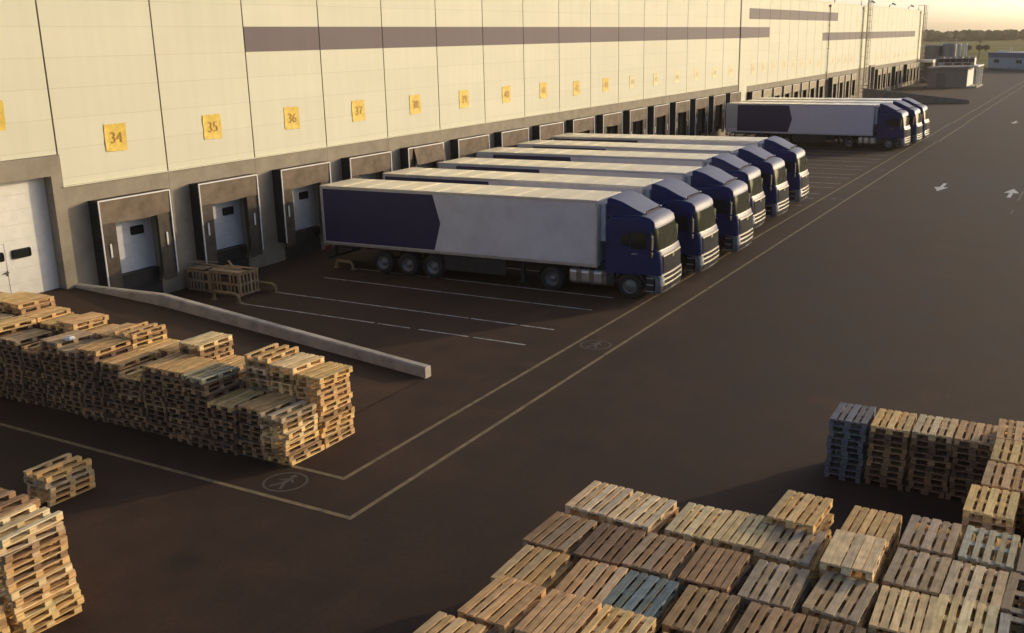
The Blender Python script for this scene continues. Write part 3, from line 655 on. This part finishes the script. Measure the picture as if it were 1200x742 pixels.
    wp = MB()
    for y in (-.62, .12): wp.tube([(16.14, y, 2.0), (16.115, y+.30, 2.16), (16.075, y+.62, 2.42)], .014, 5)
    wp.build('wiper', 'black', T)
    vis = MB(); cab_skin(vis, [(15.46, 3.30), (15.72, 3.235), (15.895, 3.10), (15.945, 2.90)], ks[2:9], out=.014); cab_skin(vis, [(14.3, 3.268), (14.9, 3.302), (15.47, 3.297)], ks[2:9], out=.012); vis.build('roof_sheen', 'sky_sheen', T)  # paler sheet over the navy roof paints the sky's reflection
    for s in (-1, 1):
        yy = s*(W2-.02)
        def sidep(poly, name, m, off=.006):
            q = MB(); q.prism(poly, yy, yy+s*off); q.build(name, m, T)
        sidep([(14.98, 2.03), (15.62, 2.03), (15.62, 2.62), (15.5, 2.68), (14.98, 2.68)], 'side_window', 'glass')
        sidep([(14.60, 2.10), (14.90, 2.10), (14.90, 2.62), (14.60, 2.62)], 'sleeper_window', 'glass')
        q = MB()
        for k in range(6): q.box(14.05, min(yy, yy+s*.008), 2.02+k*.12, 14.5, max(yy, yy+s*.008), 2.05+k*.12)
        q.build('side_louvre', 'navy', T)
        q = MB(); lo_, hi_ = min(yy, yy+s*.003), max(yy, yy+s*.003)
        for a in ((14.94, 1.12, 14.952, 2.76), (15.70, 1.05, 15.712, 2.6), (14.952, 2.75, 15.6, 2.762)): q.box(a[0], lo_, a[1], a[2], hi_, a[3])
        q.build('door_seam', 'chassis', T)
        MB().rbox(15.02, min(yy, yy+s*.035), 1.80, 15.24, max(yy, yy+s*.035), 1.85, .01, 1).build('door_handle', 'steel', T)
        mr = MB(); ym = s*(W2+.16)
        mr.rbox(15.82, ym-.12, 2.02, 15.94, ym+.12, 2.62, .05, 2); mr.rbox(15.83, ym-.11, 1.76, 15.94, ym+.11, 1.98, .04, 2)
        mr.tube([(15.78, s*(W2-.1), 2.7), (15.88, ym, 2.66), (15.88, ym, 2.5)], .025, 6); mr.tube([(15.82, s*(W2-.1), 1.85), (15.88, ym, 1.86)], .025, 6)
        mr.build('side_mirror', 'chassis', T)
    # roof deflector: navy cheeks, sloping top paled by painted sky reflection
    pr = [(13.94, 3.93), (14.1, 3.94), (14.55, 3.80), (15.05, 3.54), (15.36, 3.40), (15.33, 3.34), (14.8, 3.31), (13.94, 3.2)]
    df = MB(); n = len(pr); secs = [(-1.14, -.07, 3.2), (-1.1, -.012, 3.2), (-.6, .0, 3.2), (0, .01, 3.2), (.6, 0, 3.2), (1.1, -.012, 3.2), (1.14, -.07, 3.2)]
    vs = []
    for y, dz, _ in secs:
        for x, z in pr:
            tz = dz if z > 3.3 else 0; ty = y*(1-.10*max(0, (x-14.0))/1.28); vs.append((x, ty, z+tz))
    df.add(vs, [(a*n+i, a*n+(i+1) % n, (a+1)*n+(i+1) % n, (a+1)*n+i) for a in range(6) for i in range(n)], 0, 1., False)
    df.add(vs[:n], [list(range(n))]); df.add(vs[6*n:], [list(range(n))])
    df.build('roof_deflector', 'navy', T)
    MB().box(15.37, -.72, 3.30, 15.42, .72, 3.385).build('gap_shade', 'pit', T)  # solid dark box paints the shade of an open gap
    for s in (-1, 1): MB().rbox(15.30, s*.92-.07, 3.37, 15.43, s*.92+.07, 3.425, .015, 1).build('marker_lamp', 'lamp', T)
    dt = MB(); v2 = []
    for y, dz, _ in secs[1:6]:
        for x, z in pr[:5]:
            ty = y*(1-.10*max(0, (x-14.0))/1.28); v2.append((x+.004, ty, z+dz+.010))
    dt.add(v2, [(a*5+i, a*5+i+1, (a+1)*5+i+1, (a+1)*5+i) for a in range(4) for i in range(4)], 0, 1., True); dt.build('deflector_sheen', 'sky_sheen', T)
    return T
trucks = [(1.366, 1.076, .040, 'a', 'nearest blue and white articulated truck, its navy trailer panel in full view'),
          (1.495, 5.62, .016, 'a', 'second blue and white truck of the near row, partly behind the nearest one'),
          (1.563, 10.37, .018, 'b', 'third blue truck of the near row, pale block at the rear of its trailer'),
          (.563, 15.76, .024, 'b', 'fourth blue articulated truck of the near row of six'),
          (.62, 20.47, -.003, 'b', 'fifth blue articulated truck, last but one of the near row'),
          (.393, 25.35, .042, 'a', 'sixth and last blue truck of the near row, open bays beyond it'),
          (.852, 60.04, -.050, 'c', 'blue truck with grey trailer in the far row of three, nearest of them'),
          (1.313, 63.5, -.046, 'c', 'middle truck of the far row of three'),
          (1.326, 67.2, -.020, 'c', 'hindmost truck of the far row of three, beyond the other two')]
pro = {v: make_truck(v) for v in ('a', 'b', 'c')}; used = set()
for x, y, a, v, lab in trucks:
    o = pro[v] if v not in used else copy_tree(pro[v]); used.add(v)
    o.location = (x, y, 0); o.rotation_euler = (0, 0, a); tag(o, lab, 'truck', 'articulated trucks parked at the docks')

# ------------------------------------------------------------------ pallets
PW, PL, PH = .80, 1.20, .144
def board(b, x0, y0, z0, x1, y1, z1, rnd, tv=.22):
    j = rnd.uniform(-.006, .006); t = 1+rnd.uniform(-tv, tv); u = rnd.uniform(.25, 1.) if rnd.random() < .32 else rnd.uniform(-.12, .12); c = (t*(1-.10*max(0, u)), t*(1+.09*u), t*(1+.42*u))
    a = rnd.uniform(-.006, .006); cx, cy = (x0+x1)/2, (y0+y1)/2
    M4 = Matrix.Translation((cx, cy, 0)) @ Matrix.Rotation(a, 4, 'Z') @ Matrix.Translation((-cx+j, -cy+rnd.uniform(-.008, .008), rnd.uniform(-.002, .002)))
    b.box(x0, y0, z0, x1, y1, z1, 0, c, M4)
def deck(b, rnd, style):
    w, l = PW/2, PL/2
    if style == 'tight': ws = [.148]*5
    elif style == 'open': ws = [.100, .085, .100, .085, .105]
    elif style == 'six': ws = [.106]*6
    else: ws = [.135, .093, .137, .092, .134]
    gap = (PW-sum(ws))/(len(ws)-1); x = -w
    for k, q in enumerate(ws):
        if not (style == 'broken' and k in (1, 3)): board(b, x, -l, PH-.022, x+q, l, PH, rnd)
        x += q+gap
    for y in (-l+.0725, 0, l-.0725): board(b, -w, y-.07, PH-.044, w, y+.07, PH-.0225, rnd)
def runner(b, xc, hw, rnd):
    for y in (-PL/2+.0725, 0, PL/2-.0725): board(b, xc-hw, y-.0725, .022, xc+hw, y+.0725, PH-.0445, rnd, .22)
    board(b, xc-hw, -PL/2, 0, xc+hw, PL/2, .0215, rnd, .2)
RUN = ((-.35, .05), (0, .0725), (.35, .05))
STY = ['euro', 'euro', 'euro', 'tight', 'open', 'six', 'broken']
pal_mesh = []
for k, s in enumerate(STY):
    rnd = random.Random(100+k); d = MB(); deck(d, rnd, s); rr = []
    for xc, hw in RUN: q = MB(); runner(q, xc, hw, rnd); rr.append(q)
    pal_mesh.append((d.mesh('top_deck', ['wood']), [q.mesh('runner', ['wood']) for q in rr], d, rr))
WOODS = {'golden': (.85, .55, .225), 'honey': (.74, .455, .205), 'brown': (.44, .27, .13), 'dark': (.31, .19, .10), 'pale': (.86, .63, .34), 'weathered': (.56, .40, .23), 'grey': (.38, .29, .19), 'bluegrey': (.20, .23, .20), 'slate': (.19, .18, .19), 'umber_shade': (.24, .145, .085), 'rust_shade': (.31, .185, .10), 'greenish': (.46, .40, .25)}
WNAME = {'golden': 'golden', 'honey': 'honey-brown', 'brown': 'brown', 'dark': 'dark brown', 'pale': 'pale', 'weathered': 'weathered', 'grey': 'greyish', 'bluegrey': 'blue-grey painted', 'slate': 'slate-grey', 'greenish': 'greenish weathered', 'umber_shade': 'dark brown', 'rust_shade': 'reddish brown'}
PALS = []      # every pallet: (score, location, rotation, wood, style, label)
CAMP = Vector((31.69, -34.94, 9.88))
def stack(x, y, n, desc, woods, rnd, vis, yaw=0., lean=(0, 0), jit=.03, top_style=None, top_wood=None, tilt=None, bottom=0, base=0., flip=0, mess=1.):
    """a stack of n pallets centred on x, y; vis(k) says how much of pallet k (0 at the ground) the photo can show"""
    for k in range(n):
        dx, dy = rnd.uniform(-jit, jit)+lean[0]*k, rnd.uniform(-jit, jit)*1.3+lean[1]*k
        a = yaw+R(rnd.gauss(0, 1.2*mess)); wd = rnd.choice(woods); st = rnd.choice((0, 1, 2, 3, 5, 0, 1))
        if k == n-1:
            if top_wood: wd = top_wood
            st = STY.index(top_style) if top_style is not None else rnd.choice((0, 1, 2))
        loc = Vector((x+dx, y+dy, base+k*PH+.001*k)); d = (loc-CAMP).length
        up_ = k >= n-flip
        rot = (math.pi if up_ else rnd.gauss(0, .0035*mess), 0 if up_ else rnd.gauss(0, .0035*mess), a+(math.pi if rnd.random() < .5 else 0))
        if up_: loc.z += PH
        pos = n-k
        lab = f'{WNAME[wd]} {"upturned" if up_ else "wooden"} pallet on top of {desc}' if pos == 1 else f'{WNAME[wd]} pallet {ordn(pos)} from top of {desc}'
        PALS.append((vis(k, n)*1000/d**2, loc, rot, wd, st, lab))
rnd = random.Random(5)
full = lambda k, n: 1.
warm = ['golden', 'honey', 'golden', 'brown', 'honey', 'pale']; mixed = ['honey', 'brown', 'weathered', 'dark', 'golden', 'grey', 'brown']; shady = ['umber_shade', 'rust_shade', 'umber_shade', 'rust_shade', 'dark', 'brown', 'umber_shade']  # shady woods are darkened to carry the rows' shade in their colour
# long two-deep row on the left: columns of stacks from the sunlit end
front_n = [9, 9, 9, 13, 13, 13, 11, 12, 14, 13, 14, 12, 13, 15, 15, 15, 15, 15]
back_n = [13, 14, 15, 11, 11, 15, 13, 12, 15, 14, 13, 15, 14, 15, 17, 17, 16, 16]
for i, (fn, bn) in enumerate(zip(front_n, back_n)):
    x = 15.09-.845*i+(rnd.uniform(-.03, .03) if i else 0); oy = rnd.uniform(-.10, .06) if i else 0
    c = ordn(i+1) if i else ''
    df = f"{c} front stack from long row's sunlit end" if i else "front stack at long row's sunlit end"; db = f"{c} back stack from long row's sunlit end" if i else "back stack at long row's sunlit end"
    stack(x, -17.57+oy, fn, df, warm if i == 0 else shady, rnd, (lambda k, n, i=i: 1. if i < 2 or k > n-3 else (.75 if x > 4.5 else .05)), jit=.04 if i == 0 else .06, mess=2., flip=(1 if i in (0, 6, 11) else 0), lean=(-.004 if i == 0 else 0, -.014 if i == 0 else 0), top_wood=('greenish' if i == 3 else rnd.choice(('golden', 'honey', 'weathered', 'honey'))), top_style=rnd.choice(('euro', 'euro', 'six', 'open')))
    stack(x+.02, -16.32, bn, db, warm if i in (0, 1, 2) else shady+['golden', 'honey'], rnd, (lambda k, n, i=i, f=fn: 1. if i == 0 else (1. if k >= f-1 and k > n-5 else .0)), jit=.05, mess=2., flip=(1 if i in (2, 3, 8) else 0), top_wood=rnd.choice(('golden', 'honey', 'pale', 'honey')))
# sunlit leaning tower at the lower left, with its neighbours
stack(16.11, -25.46, 14, 'tall leaning tower in the corner', warm, rnd, full, lean=(.0, -.011), jit=.04, mess=2., flip=1)
stack(15.25, -25.45, 14, 'stack behind the leaning corner tower', warm, rnd, lambda k, n: 1. if k > n-3 else 0., flip=1)
stack(14.40, -25.47, 14, 'stack furthest behind the corner tower', warm, rnd, lambda k, n: .6 if k > n-2 else 0.)
stack(16.05, -26.85, 6, 'low stack cut off at the corner', warm, rnd, lambda k, n: .9)
# the short stack standing alone in the shade
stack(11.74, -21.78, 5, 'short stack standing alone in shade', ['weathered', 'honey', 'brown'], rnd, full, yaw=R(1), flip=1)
# right block: rows of stacks, boards running away from the camera
def rows(spec, yfar, rowname, base_n=12, start=1):
    for i, s in enumerate(spec):
        x, wd = s[0], s[1]; n = s[2] if len(s) > 2 else base_n; st = s[3] if len(s) > 3 else None; dy = s[4] if len(s) > 4 else 0
        desc = f'{ordn(i+start)} stack in {rowname}'
        stack(x+.40, yfar-.60+dy, n, desc, mixed if wd in ('dark', 'brown', 'weathered', 'grey') else ['golden', 'honey', 'brown', 'weathered'], rnd, lambda k, n: 1. if k == n-1 else (.55 if k == n-2 else (.25 if k == n-3 else 0.)), yaw=R(rnd.uniform(-1.5, 1.5)), jit=.035, top_wood=wd, top_style=st)
rows([(27.47, 'golden', 13, 'euro', -.35), (28.64, 'golden', 12, 'six', -.1), (29.60, 'weathered', 12, 'euro', -.02), (30.48, 'greenish', 12, 'open'), (31.32, 'grey', 12, None, -.1), (32.2, 'brown')], -17.62, 'short far row of right block')
rows([(24.05, 'pale', 12, 'euro'), (24.95, 'pale', 12, 'euro'), (25.96, 'pale', 12, 'euro', .04), (26.84, 'pale', 12, 'six', .08), (27.66, 'weathered', 12, 'euro'), (28.64, 'pale', 13, 'tight', -.1), (29.55, 'weathered', 12, 'euro'), (30.38, 'pale', 12, 'euro', -.02), (31.24, 'grey', 12, 'broken'), (32.1, 'brown')], -18.97, 'second row of right block')
rows([(24.02, 'brown'), (24.92, 'dark', 12, 'euro'), (25.80, 'brown'), (26.72, 'brown', 12, 'six'), (27.70, 'weathered', 12, 'euro'), (28.70, 'weathered', 12, 'euro', .06), (29.60, 'pale', 12, 'six', .1), (30.40, 'pale', 12, 'euro', .16), (31.25, 'grey', 12, 'broken', .1), (32.1, 'brown')], -20.38, 'third row of right block')
rows([(24.17, 'honey'), (25.16, 'honey'), (26.03, 'bluegrey', 12, 'euro'), (27.02, 'brown', 12, 'euro'), (27.95, 'brown', 12, 'euro', .02), (28.85, 'dark', 12, 'euro', .06), (29.75, 'weathered'), (30.6, 'brown')], -21.70, 'fourth row of right block')
rows([(24.36, 'honey', 13), (25.28, 'honey', 13, 'six'), (26.20, 'golden', 13, 'open'), (27.1, 'golden', 12, 'euro'), (28.0, 'brown')], -23.02, 'fifth row of right block')
rows([(24.12, 'golden', 13), (25.05, 'weathered', 12), (25.95, 'weathered', 12), (26.9, 'honey', 12)], -24.28, 'sixth row of right block')
rows([(24.1, 'honey', 12), (25.0, 'brown', 12), (25.9, 'brown', 12)], -25.6, 'seventh row of right block')
# column of stacks at the right and the tall dark row behind
for i, (x, y, n, wd) in enumerate(((30.31, -15.82, 12, 'golden'), (30.50, -14.52, 12, 'honey'), (30.53, -13.26, 12, 'golden'), (30.47, -11.98, 12, 'honey'))):
    stack(x+.42, y-.60, n, f'{ordn(i+1)} stack up the right column', warm, rnd, lambda k, n: 1. if k > n-4 else 0., top_wood=wd, top_style='euro', jit=.03)
for i, (x, y, n, wd) in enumerate(((31.33, -15.7, 12, 'pale'), (31.5, -14.45, 12, 'golden'), (31.5, -13.2, 12, 'honey'), (31.4, -11.95, 12, 'brown'))):
    stack(x+.42, y-.60, n, f'{ordn(i+1)} stack at the right picture edge', warm, rnd, lambda k, n: .8 if k == n-1 else 0., top_wood=wd, top_style='euro', jit=.03)
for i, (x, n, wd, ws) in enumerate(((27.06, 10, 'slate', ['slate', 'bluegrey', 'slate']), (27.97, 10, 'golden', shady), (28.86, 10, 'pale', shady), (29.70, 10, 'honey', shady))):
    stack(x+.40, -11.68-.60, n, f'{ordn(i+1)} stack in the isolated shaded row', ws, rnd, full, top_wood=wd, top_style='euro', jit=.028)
PALS.sort(key=lambda p: -p[0])
vary = random.Random(3)
proto_pal = {}
def tint(wd, r):
    c = WOODS[wd]; v = 1+r.uniform(-.12, .12); return (c[0]*v, c[1]*v*(1+r.uniform(-.03, .03)), c[2]*v*(1+r.uniform(-.07, .07)), 1)
rest = MB()
for i, (sc, loc, rot, wd, st, lab) in enumerate(PALS):
    if i < 300 and sc > 0:
        if st not in proto_pal:
            o = link('wooden_pallet', None)
            link('top_deck', pal_mesh[st][0], o)
            for m in pal_mesh[st][1]: link('runner', m, o)
            proto_pal[st] = o
        else: o = copy_tree(proto_pal[st])
        c = tint(wd, vary)
        for ch in o.children: ch.color = c
        o.location = loc; o.rotation_euler = rot; tag(o, lab, 'pallet', 'stacked wooden pallets')
    else:
        M4 = Matrix.Translation(loc) @ Matrix.Rotation(rot[2], 4, 'Z') @ Matrix.Rotation(rot[0], 4, 'X'); c = tint(wd, vary); base = WOODS['honey']
        for q in [pal_mesh[st][2]]+pal_mesh[st][3]:
            o_ = len(rest.v); rest.v += [tuple(M4 @ Vector(v)) for v in q.v]
            rest.f += [[k+o_ for k in f] for f in q.f]; rest.m += q.m; rest.sm += q.sm
            rest.t += [tuple(t[k]*c[k]/base[k] for k in range(3)) for t in q.t]
ro = rest.build('lower_pallets', 'wood', label='lower pallets hidden within the stacks and the far end of the rows', cat='pallets', kind='stuff'); ro.color = (*WOODS['honey'], 1)
print('PALLETS', len(PALS), sum(1 for p in PALS[:300] if p[0] > 0))
# white bag left on the long row
bg_ = MB(); rb = random.Random(4); vs = []
for j in range(5):
    for i in range(10):
        a = i*math.pi/5; r = (.03, .12, .15, .10, .02)[j]*(1+rb.uniform(-.3, .3)); vs.append((r*math.cos(a)*1.4, r*math.sin(a), (.0, .015, .06, .10, .11)[j]+rb.uniform(-.012, .012)))
bg_.add(vs, [(j*10+i, j*10+(i+1) % 10, (j+1)*10+(i+1) % 10, (j+1)*10+i) for j in range(4) for i in range(10)], 0, 1., False); bg_.add(vs[:10], [list(range(10))]); bg_.add(vs[40:], [list(range(10))])
bg_.build('plastic_bag', 'bag', None, (7.05, -17.75, 13*PH+.012+.14), label='crumpled white plastic bag lying on the long pallet row', cat='bag')

# ------------------------------------------------------------------ slatted crates and broken boards by the second dock
def slat_crate(x0, x1, y0, y1, h, label, seed):
    r = random.Random(seed); t = thing('slatted_crate', label, 'crate', ((x0+x1)/2, (y0+y1)/2, 0)); a, c = (x1-x0)/2, (y1-y0)/2
    p = MB()
    for sx in (-a, a-.07):
        for sy in (-c, c-.07): board(p, sx, sy, 0, sx+.07, sy+.07, h, r)
    for sy in (-c-.02, c): 
        for z in (.02, h/2-.05, h-.11): board(p, -a, sy, z, a, sy+.02, z+.10, r)
    for sx in (-a-.02, a):
        for z in (.02, h/2-.05, h-.11): board(p, sx, -c, z, sx+.02, c, z+.10, r)
    o = p.build('post_frame', 'wood', t); o.color = (.46, .30, .16, 1)
    s = MB(); n = int((x1-x0)/.19)
    for k in range(n):
        if r.random() < .85:
            for sy in (-c-.04, c+.021): board(s, -a+k*.19, sy, .03, -a+k*.19+.10, sy+.018, h*(1 if r.random() < .8 else .6), r)
    n = int((y1-y0)/.21)
    for k in range(n):
        for sx in (-a-.04, a+.021): board(s, sx, -c+k*.21, .03, sx+.018, -c+k*.21+.10, h, r)
    o = s.build('side_slat', 'wood', t); o.color = (.40, .26, .14, 1)
    d = MB(); n = int((y1-y0)/.15)
    for k in range(n):
        if r.random() < .8: board(d, -a-.02, -c+k*.15, h+.001, a*(1 if r.random() < .7 else .3), -c+k*.15+.11, h+.02, r)
    o = d.build('lid_board', 'wood', t); o.color = (.52, .36, .20, 1)
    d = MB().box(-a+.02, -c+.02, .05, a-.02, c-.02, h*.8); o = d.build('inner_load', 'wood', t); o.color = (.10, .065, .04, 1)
slat_crate(.15, 1.78, -6.02, -4.88, 1.0, 'slatted wooden crate with pale lid boards beside the yellow wheel guides', 1)
slat_crate(-1.25, .05, -6.0, -4.9, .92, 'darker slatted crate between the front crate and the dock shelter', 2)
for k, (x, y, z, a, bb, L_) in enumerate(((-.5, -5.5, .97, 20, 8, 1.5), (.6, -5.2, 1.045, -35, 5, 1.2), (-.9, -5.15, .98, 70, 12, 1.0), (1.0, -5.6, 1.045, 10, 3, .9))):
    q = MB(); board(q, -L_/2, -.05, 0, L_/2, .05, .02, random.Random(k)); o = q.build('loose_board', 'wood', None, (x, y, z+L_/2*math.sin(R(bb))), (0, R(bb), R(a)), label=('longest loose board lying askew on the darker crate', 'loose board lying across the front crate at a slant', 'short loose board propped on the darker crate by the wall', 'shortest loose board flat on the front crate')[k], cat='board'); o.color = (.34, .24, .14, 1)

# ------------------------------------------------------------------ far end of the yard
H = thing('pump_house', 'low grey flat-roofed service building beyond the warehouse corner', 'building', (6.5, 171.2, 0))
MB().box(-3.4, -4.8, 0, 3.2, 4.6, 3.3).build('wall', 'hut', H); MB().box(-3.7, -5.1, 3.3, 3.5, 4.9, 3.62).build('roof', 'hut', H)
MB().box(-1.9, -4.86, .1, -.3, -4.81, 2.6).build('door', 'hut_door', H); MB().box(3.21, -4.7, .02, 3.26, 4.5, 3.28).build('lit_end', 'cream', H)  # cream sheet puts the sunlit end's brightness into the colour
cp = MB(); cp.box(3.3, -4.9, 3.63, 4.9, 4.9, 3.85); cp.build('canopy', 'cream', H)
for y in (-4.6, -1.4, 1.6, 4.5): MB().box(4.6, y, 0, 4.78, y+.18, 3.62).build('post', 'cream', H)
MB().box(3.3, -5.0, 0, 5.0, 4.9, .25).build('plinth', 'concrete_light', H)
Cn = thing('rooftop_chiller', 'long rooftop chiller with dark louvres on the grey service building', 'chiller', (7.3, 169.5, 3.62))
MB().box(-3.0, -1.0, .25, 3.2, 1.2, 1.5).build('casing', 'steel', Cn)
lv = MB()
for k in range(6): lv.box(-2.95+k*1.03, -1.06, .85, -2.0+k*1.03, -1.01, 1.42)
lv.build('louvre', 'opening_dark', Cn)
lv = MB()
for k in range(3): lv.box(-1.8+k*1.6, -1.06, .3, -.6+k*1.6, -1.01, .7)
lv.build('access_panel', 'steel_dark', Cn)
for k in range(6): MB().lathe([(.0, 0), (.42, 0), (.45, .22), (.40, .22), (.38, .05)], (-2.45+k*1.03, .1, 1.5), 'z', 14).build('fan', 'steel', Cn)
fr = MB()
for x in (-3.0, 3.1):
    for y in (-1.0, 1.1): fr.box(x, y, 0, x+.1, y+.1, .25)
fr.tube([(-3.2, -1.5, 0), (-3.2, -1.5, 1.9), (3.5, -1.5, 1.9), (3.5, -1.5, 0)], .04, 5); fr.build('frame', 'steel', Cn)
t = thing('vent_pipe', 'thin white vent pipe on the roof of the service building', 'pipe', (4.0, 168.0, 3.62)); MB().tube([(0, 0, 0), (0, 0, 1.5)], .08, 8).build('pipe', 'tank_white', t); MB().lathe([(0, 1.62), (.16, 1.5), (0, 1.5)], (0, 0, 0), 'z', 10).build('cap', 'tank_white', t)
Cy = thing('corner_canopy', 'cream canopy box at the far corner of the warehouse', 'canopy', (XW+1.2, 186.5, 0))
MB().box(-1.1, -1.8, 4.0, 1.6, 2.2, 4.5).build('roof', 'cream', Cy); MB().box(1.35, -1.7, 0, 1.5, -1.55, 4.0).build('post', 'steel_dark', Cy); MB().box(-1.0, .4, 0, 1.4, 2.0, 4.0).build('wall', 'tank', Cy)
def silo(x, y, r, h, m, label):
    t = thing('silo', label, 'silo', (x, y, 0), 0, 'storage silos')
    b = MB(); b.lathe([(r, 0), (r, h-.25)], (0, 0, 0), 'z', 28); b.lathe([(r, h-.25), (r*.9, h-.05), (0, h+.1)], (0, 0, 0), 'z', 28); b.build('shell', m, t)
    rb = MB()
    for k in range(int(max(4, r*10))):
        a = 2*math.pi*k/int(max(4, r*10)); rb.tube([(r*math.cos(a), r*math.sin(a), 0), (r*math.cos(a), r*math.sin(a), h-.25)], .035, 4)
    for z in (h*.33, h*.66): rb.lathe([(r, z-.05), (r+.04, z), (r, z+.05)], (0, 0, 0), 'z', 28)
    rb.build('rib', m, t)
    if r > 1: rl = MB(); rl.lathe([(r*.92, h+.85), (r*.92+.04, h+.88), (r*.92, h+.91)], (0, 0, 0), 'z', 24); [rl.tube([(r*.92*math.cos(a), r*.92*math.sin(a), h-.1), (r*.92*math.cos(a), r*.92*math.sin(a), h+.9)], .03, 4) for a in [k*math.pi/6 for k in range(12)]]; rl.build('railing', 'steel', t)
silo(-3.8, 220, 1.95, 6.9, 'tank', 'wide brownish silo nearest the warehouse corner'); silo(-.35, 219.5, 1.5, 7.2, 'tank_grey', 'grey silo between the brownish silo and the white columns')
silo(1.55, 221, .40, 7.2, 'tank_white', 'thin white storage column beside the grey silo'); silo(2.72, 222.5, .32, 7.2, 'tank_white', 'thinner white storage column standing apart')
# low shed at the field edge
ang = math.atan2(257.7-272.8, 12.92-2.94)
S = thing('low_shed', 'long low white shed with a blue-grey band at the field edge', 'building', (2.94, 273.6, 0), ang)
MB().box(0, 0, 0, 30, 9, 2.9).build('wall', 'shed', S); MB().box(-.1, -.12, 2.9, 30.1, 9.1, 4.05).build('roof_band', 'blue_band', S); MB().box(-.3, -.3, 4.05, 30.3, 9.3, 4.2).build('roof', 'shed', S)
for k in (3.0, 4.4, 14.0, 15.4): MB().box(k, -.06, 1.5, k+1.1, 0, 2.35).build('window', 'glass', S)
MB().box(1.2, 1.5, 4.2, 3.0, 3.0, 4.55).build('roof_unit', 'cream', S)
for k in (7.0, 7.8): MB().tube([(k, 2, 4.2), (k, 2, 5.6)], .08, 6).build('flue', 'tank_white', S)
# chain-link fence along the field edge
F = thing('wire_fence', 'low dark wire fence along the edge of the yard', 'fence', (0, 0, 0))
fp = [(-11.5, 268.5), (29.5, 232.5), (89, 205.5)]
fn_ = MB(); pn = MB()
for (xa, ya), (xb, yb) in zip(fp, fp[1:]):
    L_ = math.hypot(xb-xa, yb-ya); n = int(L_/2.5)
    for k in range(n+1): u = k/n; pn.tube([(xa+(xb-xa)*u, ya+(yb-ya)*u, -.03), (xa+(xb-xa)*u, ya+(yb-ya)*u, 1.0)], .04, 5)
    for z in (.15, .4, .65, .9): fn_.tube([(xa, ya, z), (xb, yb, z)], .02, 4)
fn_.build('wire', 'steel_dark', F); pn.build('post', 'steel_dark', F)
P_ = thing('utility_pole', 'thin dark utility pole standing in the green field', 'pole', (-10.0, 377, -.02)); MB().tube([(0, 0, 0), (0, 0, 6.6)], [.14, .09], 8).build('shaft', 'bark', P_); MB().box(-.9, -.06, 6.0, .9, .06, 6.15).build('crossarm', 'bark', P_)
def leafy(b, c, r, n, rnd, s):
    for _ in range(n):
        d = Vector((rnd.gauss(0, 1), rnd.gauss(0, 1), rnd.gauss(0, 1))).normalized(); p = Vector(c)+Vector((d.x*r[0], d.y*r[1], d.z*r[2]))*rnd.uniform(.45, 1.05)
        u = Vector((rnd.gauss(0, 1), rnd.gauss(0, 1), rnd.gauss(0, 1))).normalized(); v = u.orthogonal().normalized(); q = s*rnd.uniform(.6, 1.4)
        b.add([p-u*q, p+v*q*.7, p+u*q, p-v*q*.7], [(0, 1, 2, 3)], 0, rnd.uniform(.7, 1.3))
rt_ = random.Random(9)
for k, (x, y, lab) in enumerate(((-29, 514, 'small round tree in the field nearest the silos'), (-23.7, 510, 'small round tree in the field behind the pole'), (-20.4, 507, 'small round tree in the field nearest the shed'))):
    t = thing('field_tree', lab, 'tree', (x, y, -.02), 0, 'small trees in the field')
    MB().tube([(0, 0, 0), (.05, 0, .9), (0, .05, 1.8)], [.16, .12, .06], 6).build('trunk', 'bark', t)
    b = MB(); leafy(b, (0, 0, 2.1), (1.6, 1.5, 1.2), 260, rt_, .32); leafy(b, (.6, 0, 1.8), (1., 1., .9), 100, rt_, .3); b.build('crown', 'leaf', t)
b = MB()
for k in range(520):
    x = rt_.uniform(-520, 380); d = rt_.uniform(0, 90); y = 1085+d+x*.02; h = (9.5+3*math.sin(x*.021)*math.sin(x*.0063+1)+rt_.uniform(-1.5, 2.0))*(1+d*.0012)
    rr = rt_.uniform(4, 7.5); bm = bmesh.new(); bmesh.ops.create_icosphere(bm, subdivisions=2, radius=1)
    vs = [(x+v.co.x*rr*(1+rt_.uniform(-.15, .15)), y+v.co.y*rr, h*.5+v.co.z*h*.52*(1+rt_.uniform(-.13, .13))) for v in bm.verts]; bm.verts.index_update()
    b.add(vs, [[v.index for v in f.verts] for f in bm.faces]); bm.free()
b.build('far_wood', 'leaf_far', label='dark green belt of trees along the horizon', cat='wood', kind='stuff')

# ------------------------------------------------------------------ evening haze between here and the horizon
hm, hnt, hN, hL, hb = nodes_of('haze_air'); hN.remove(hb); pv = hN.new('ShaderNodeVolumePrincipled')
pv.inputs['Color'].default_value = (.95, .81, .62, 1); pv.inputs['Density'].default_value = .00020; pv.inputs['Anisotropy'].default_value = .2
hL.new(pv.outputs['Volume'], hN['Material Output'].inputs['Volume'])
hz = MB(); hz.box(-1500, -300, -1.2, 1500, 2400, 24); ho = hz.build('haze', [hm], kind='stuff', label='thin evening haze lying over the yard and fields', cat='haze')
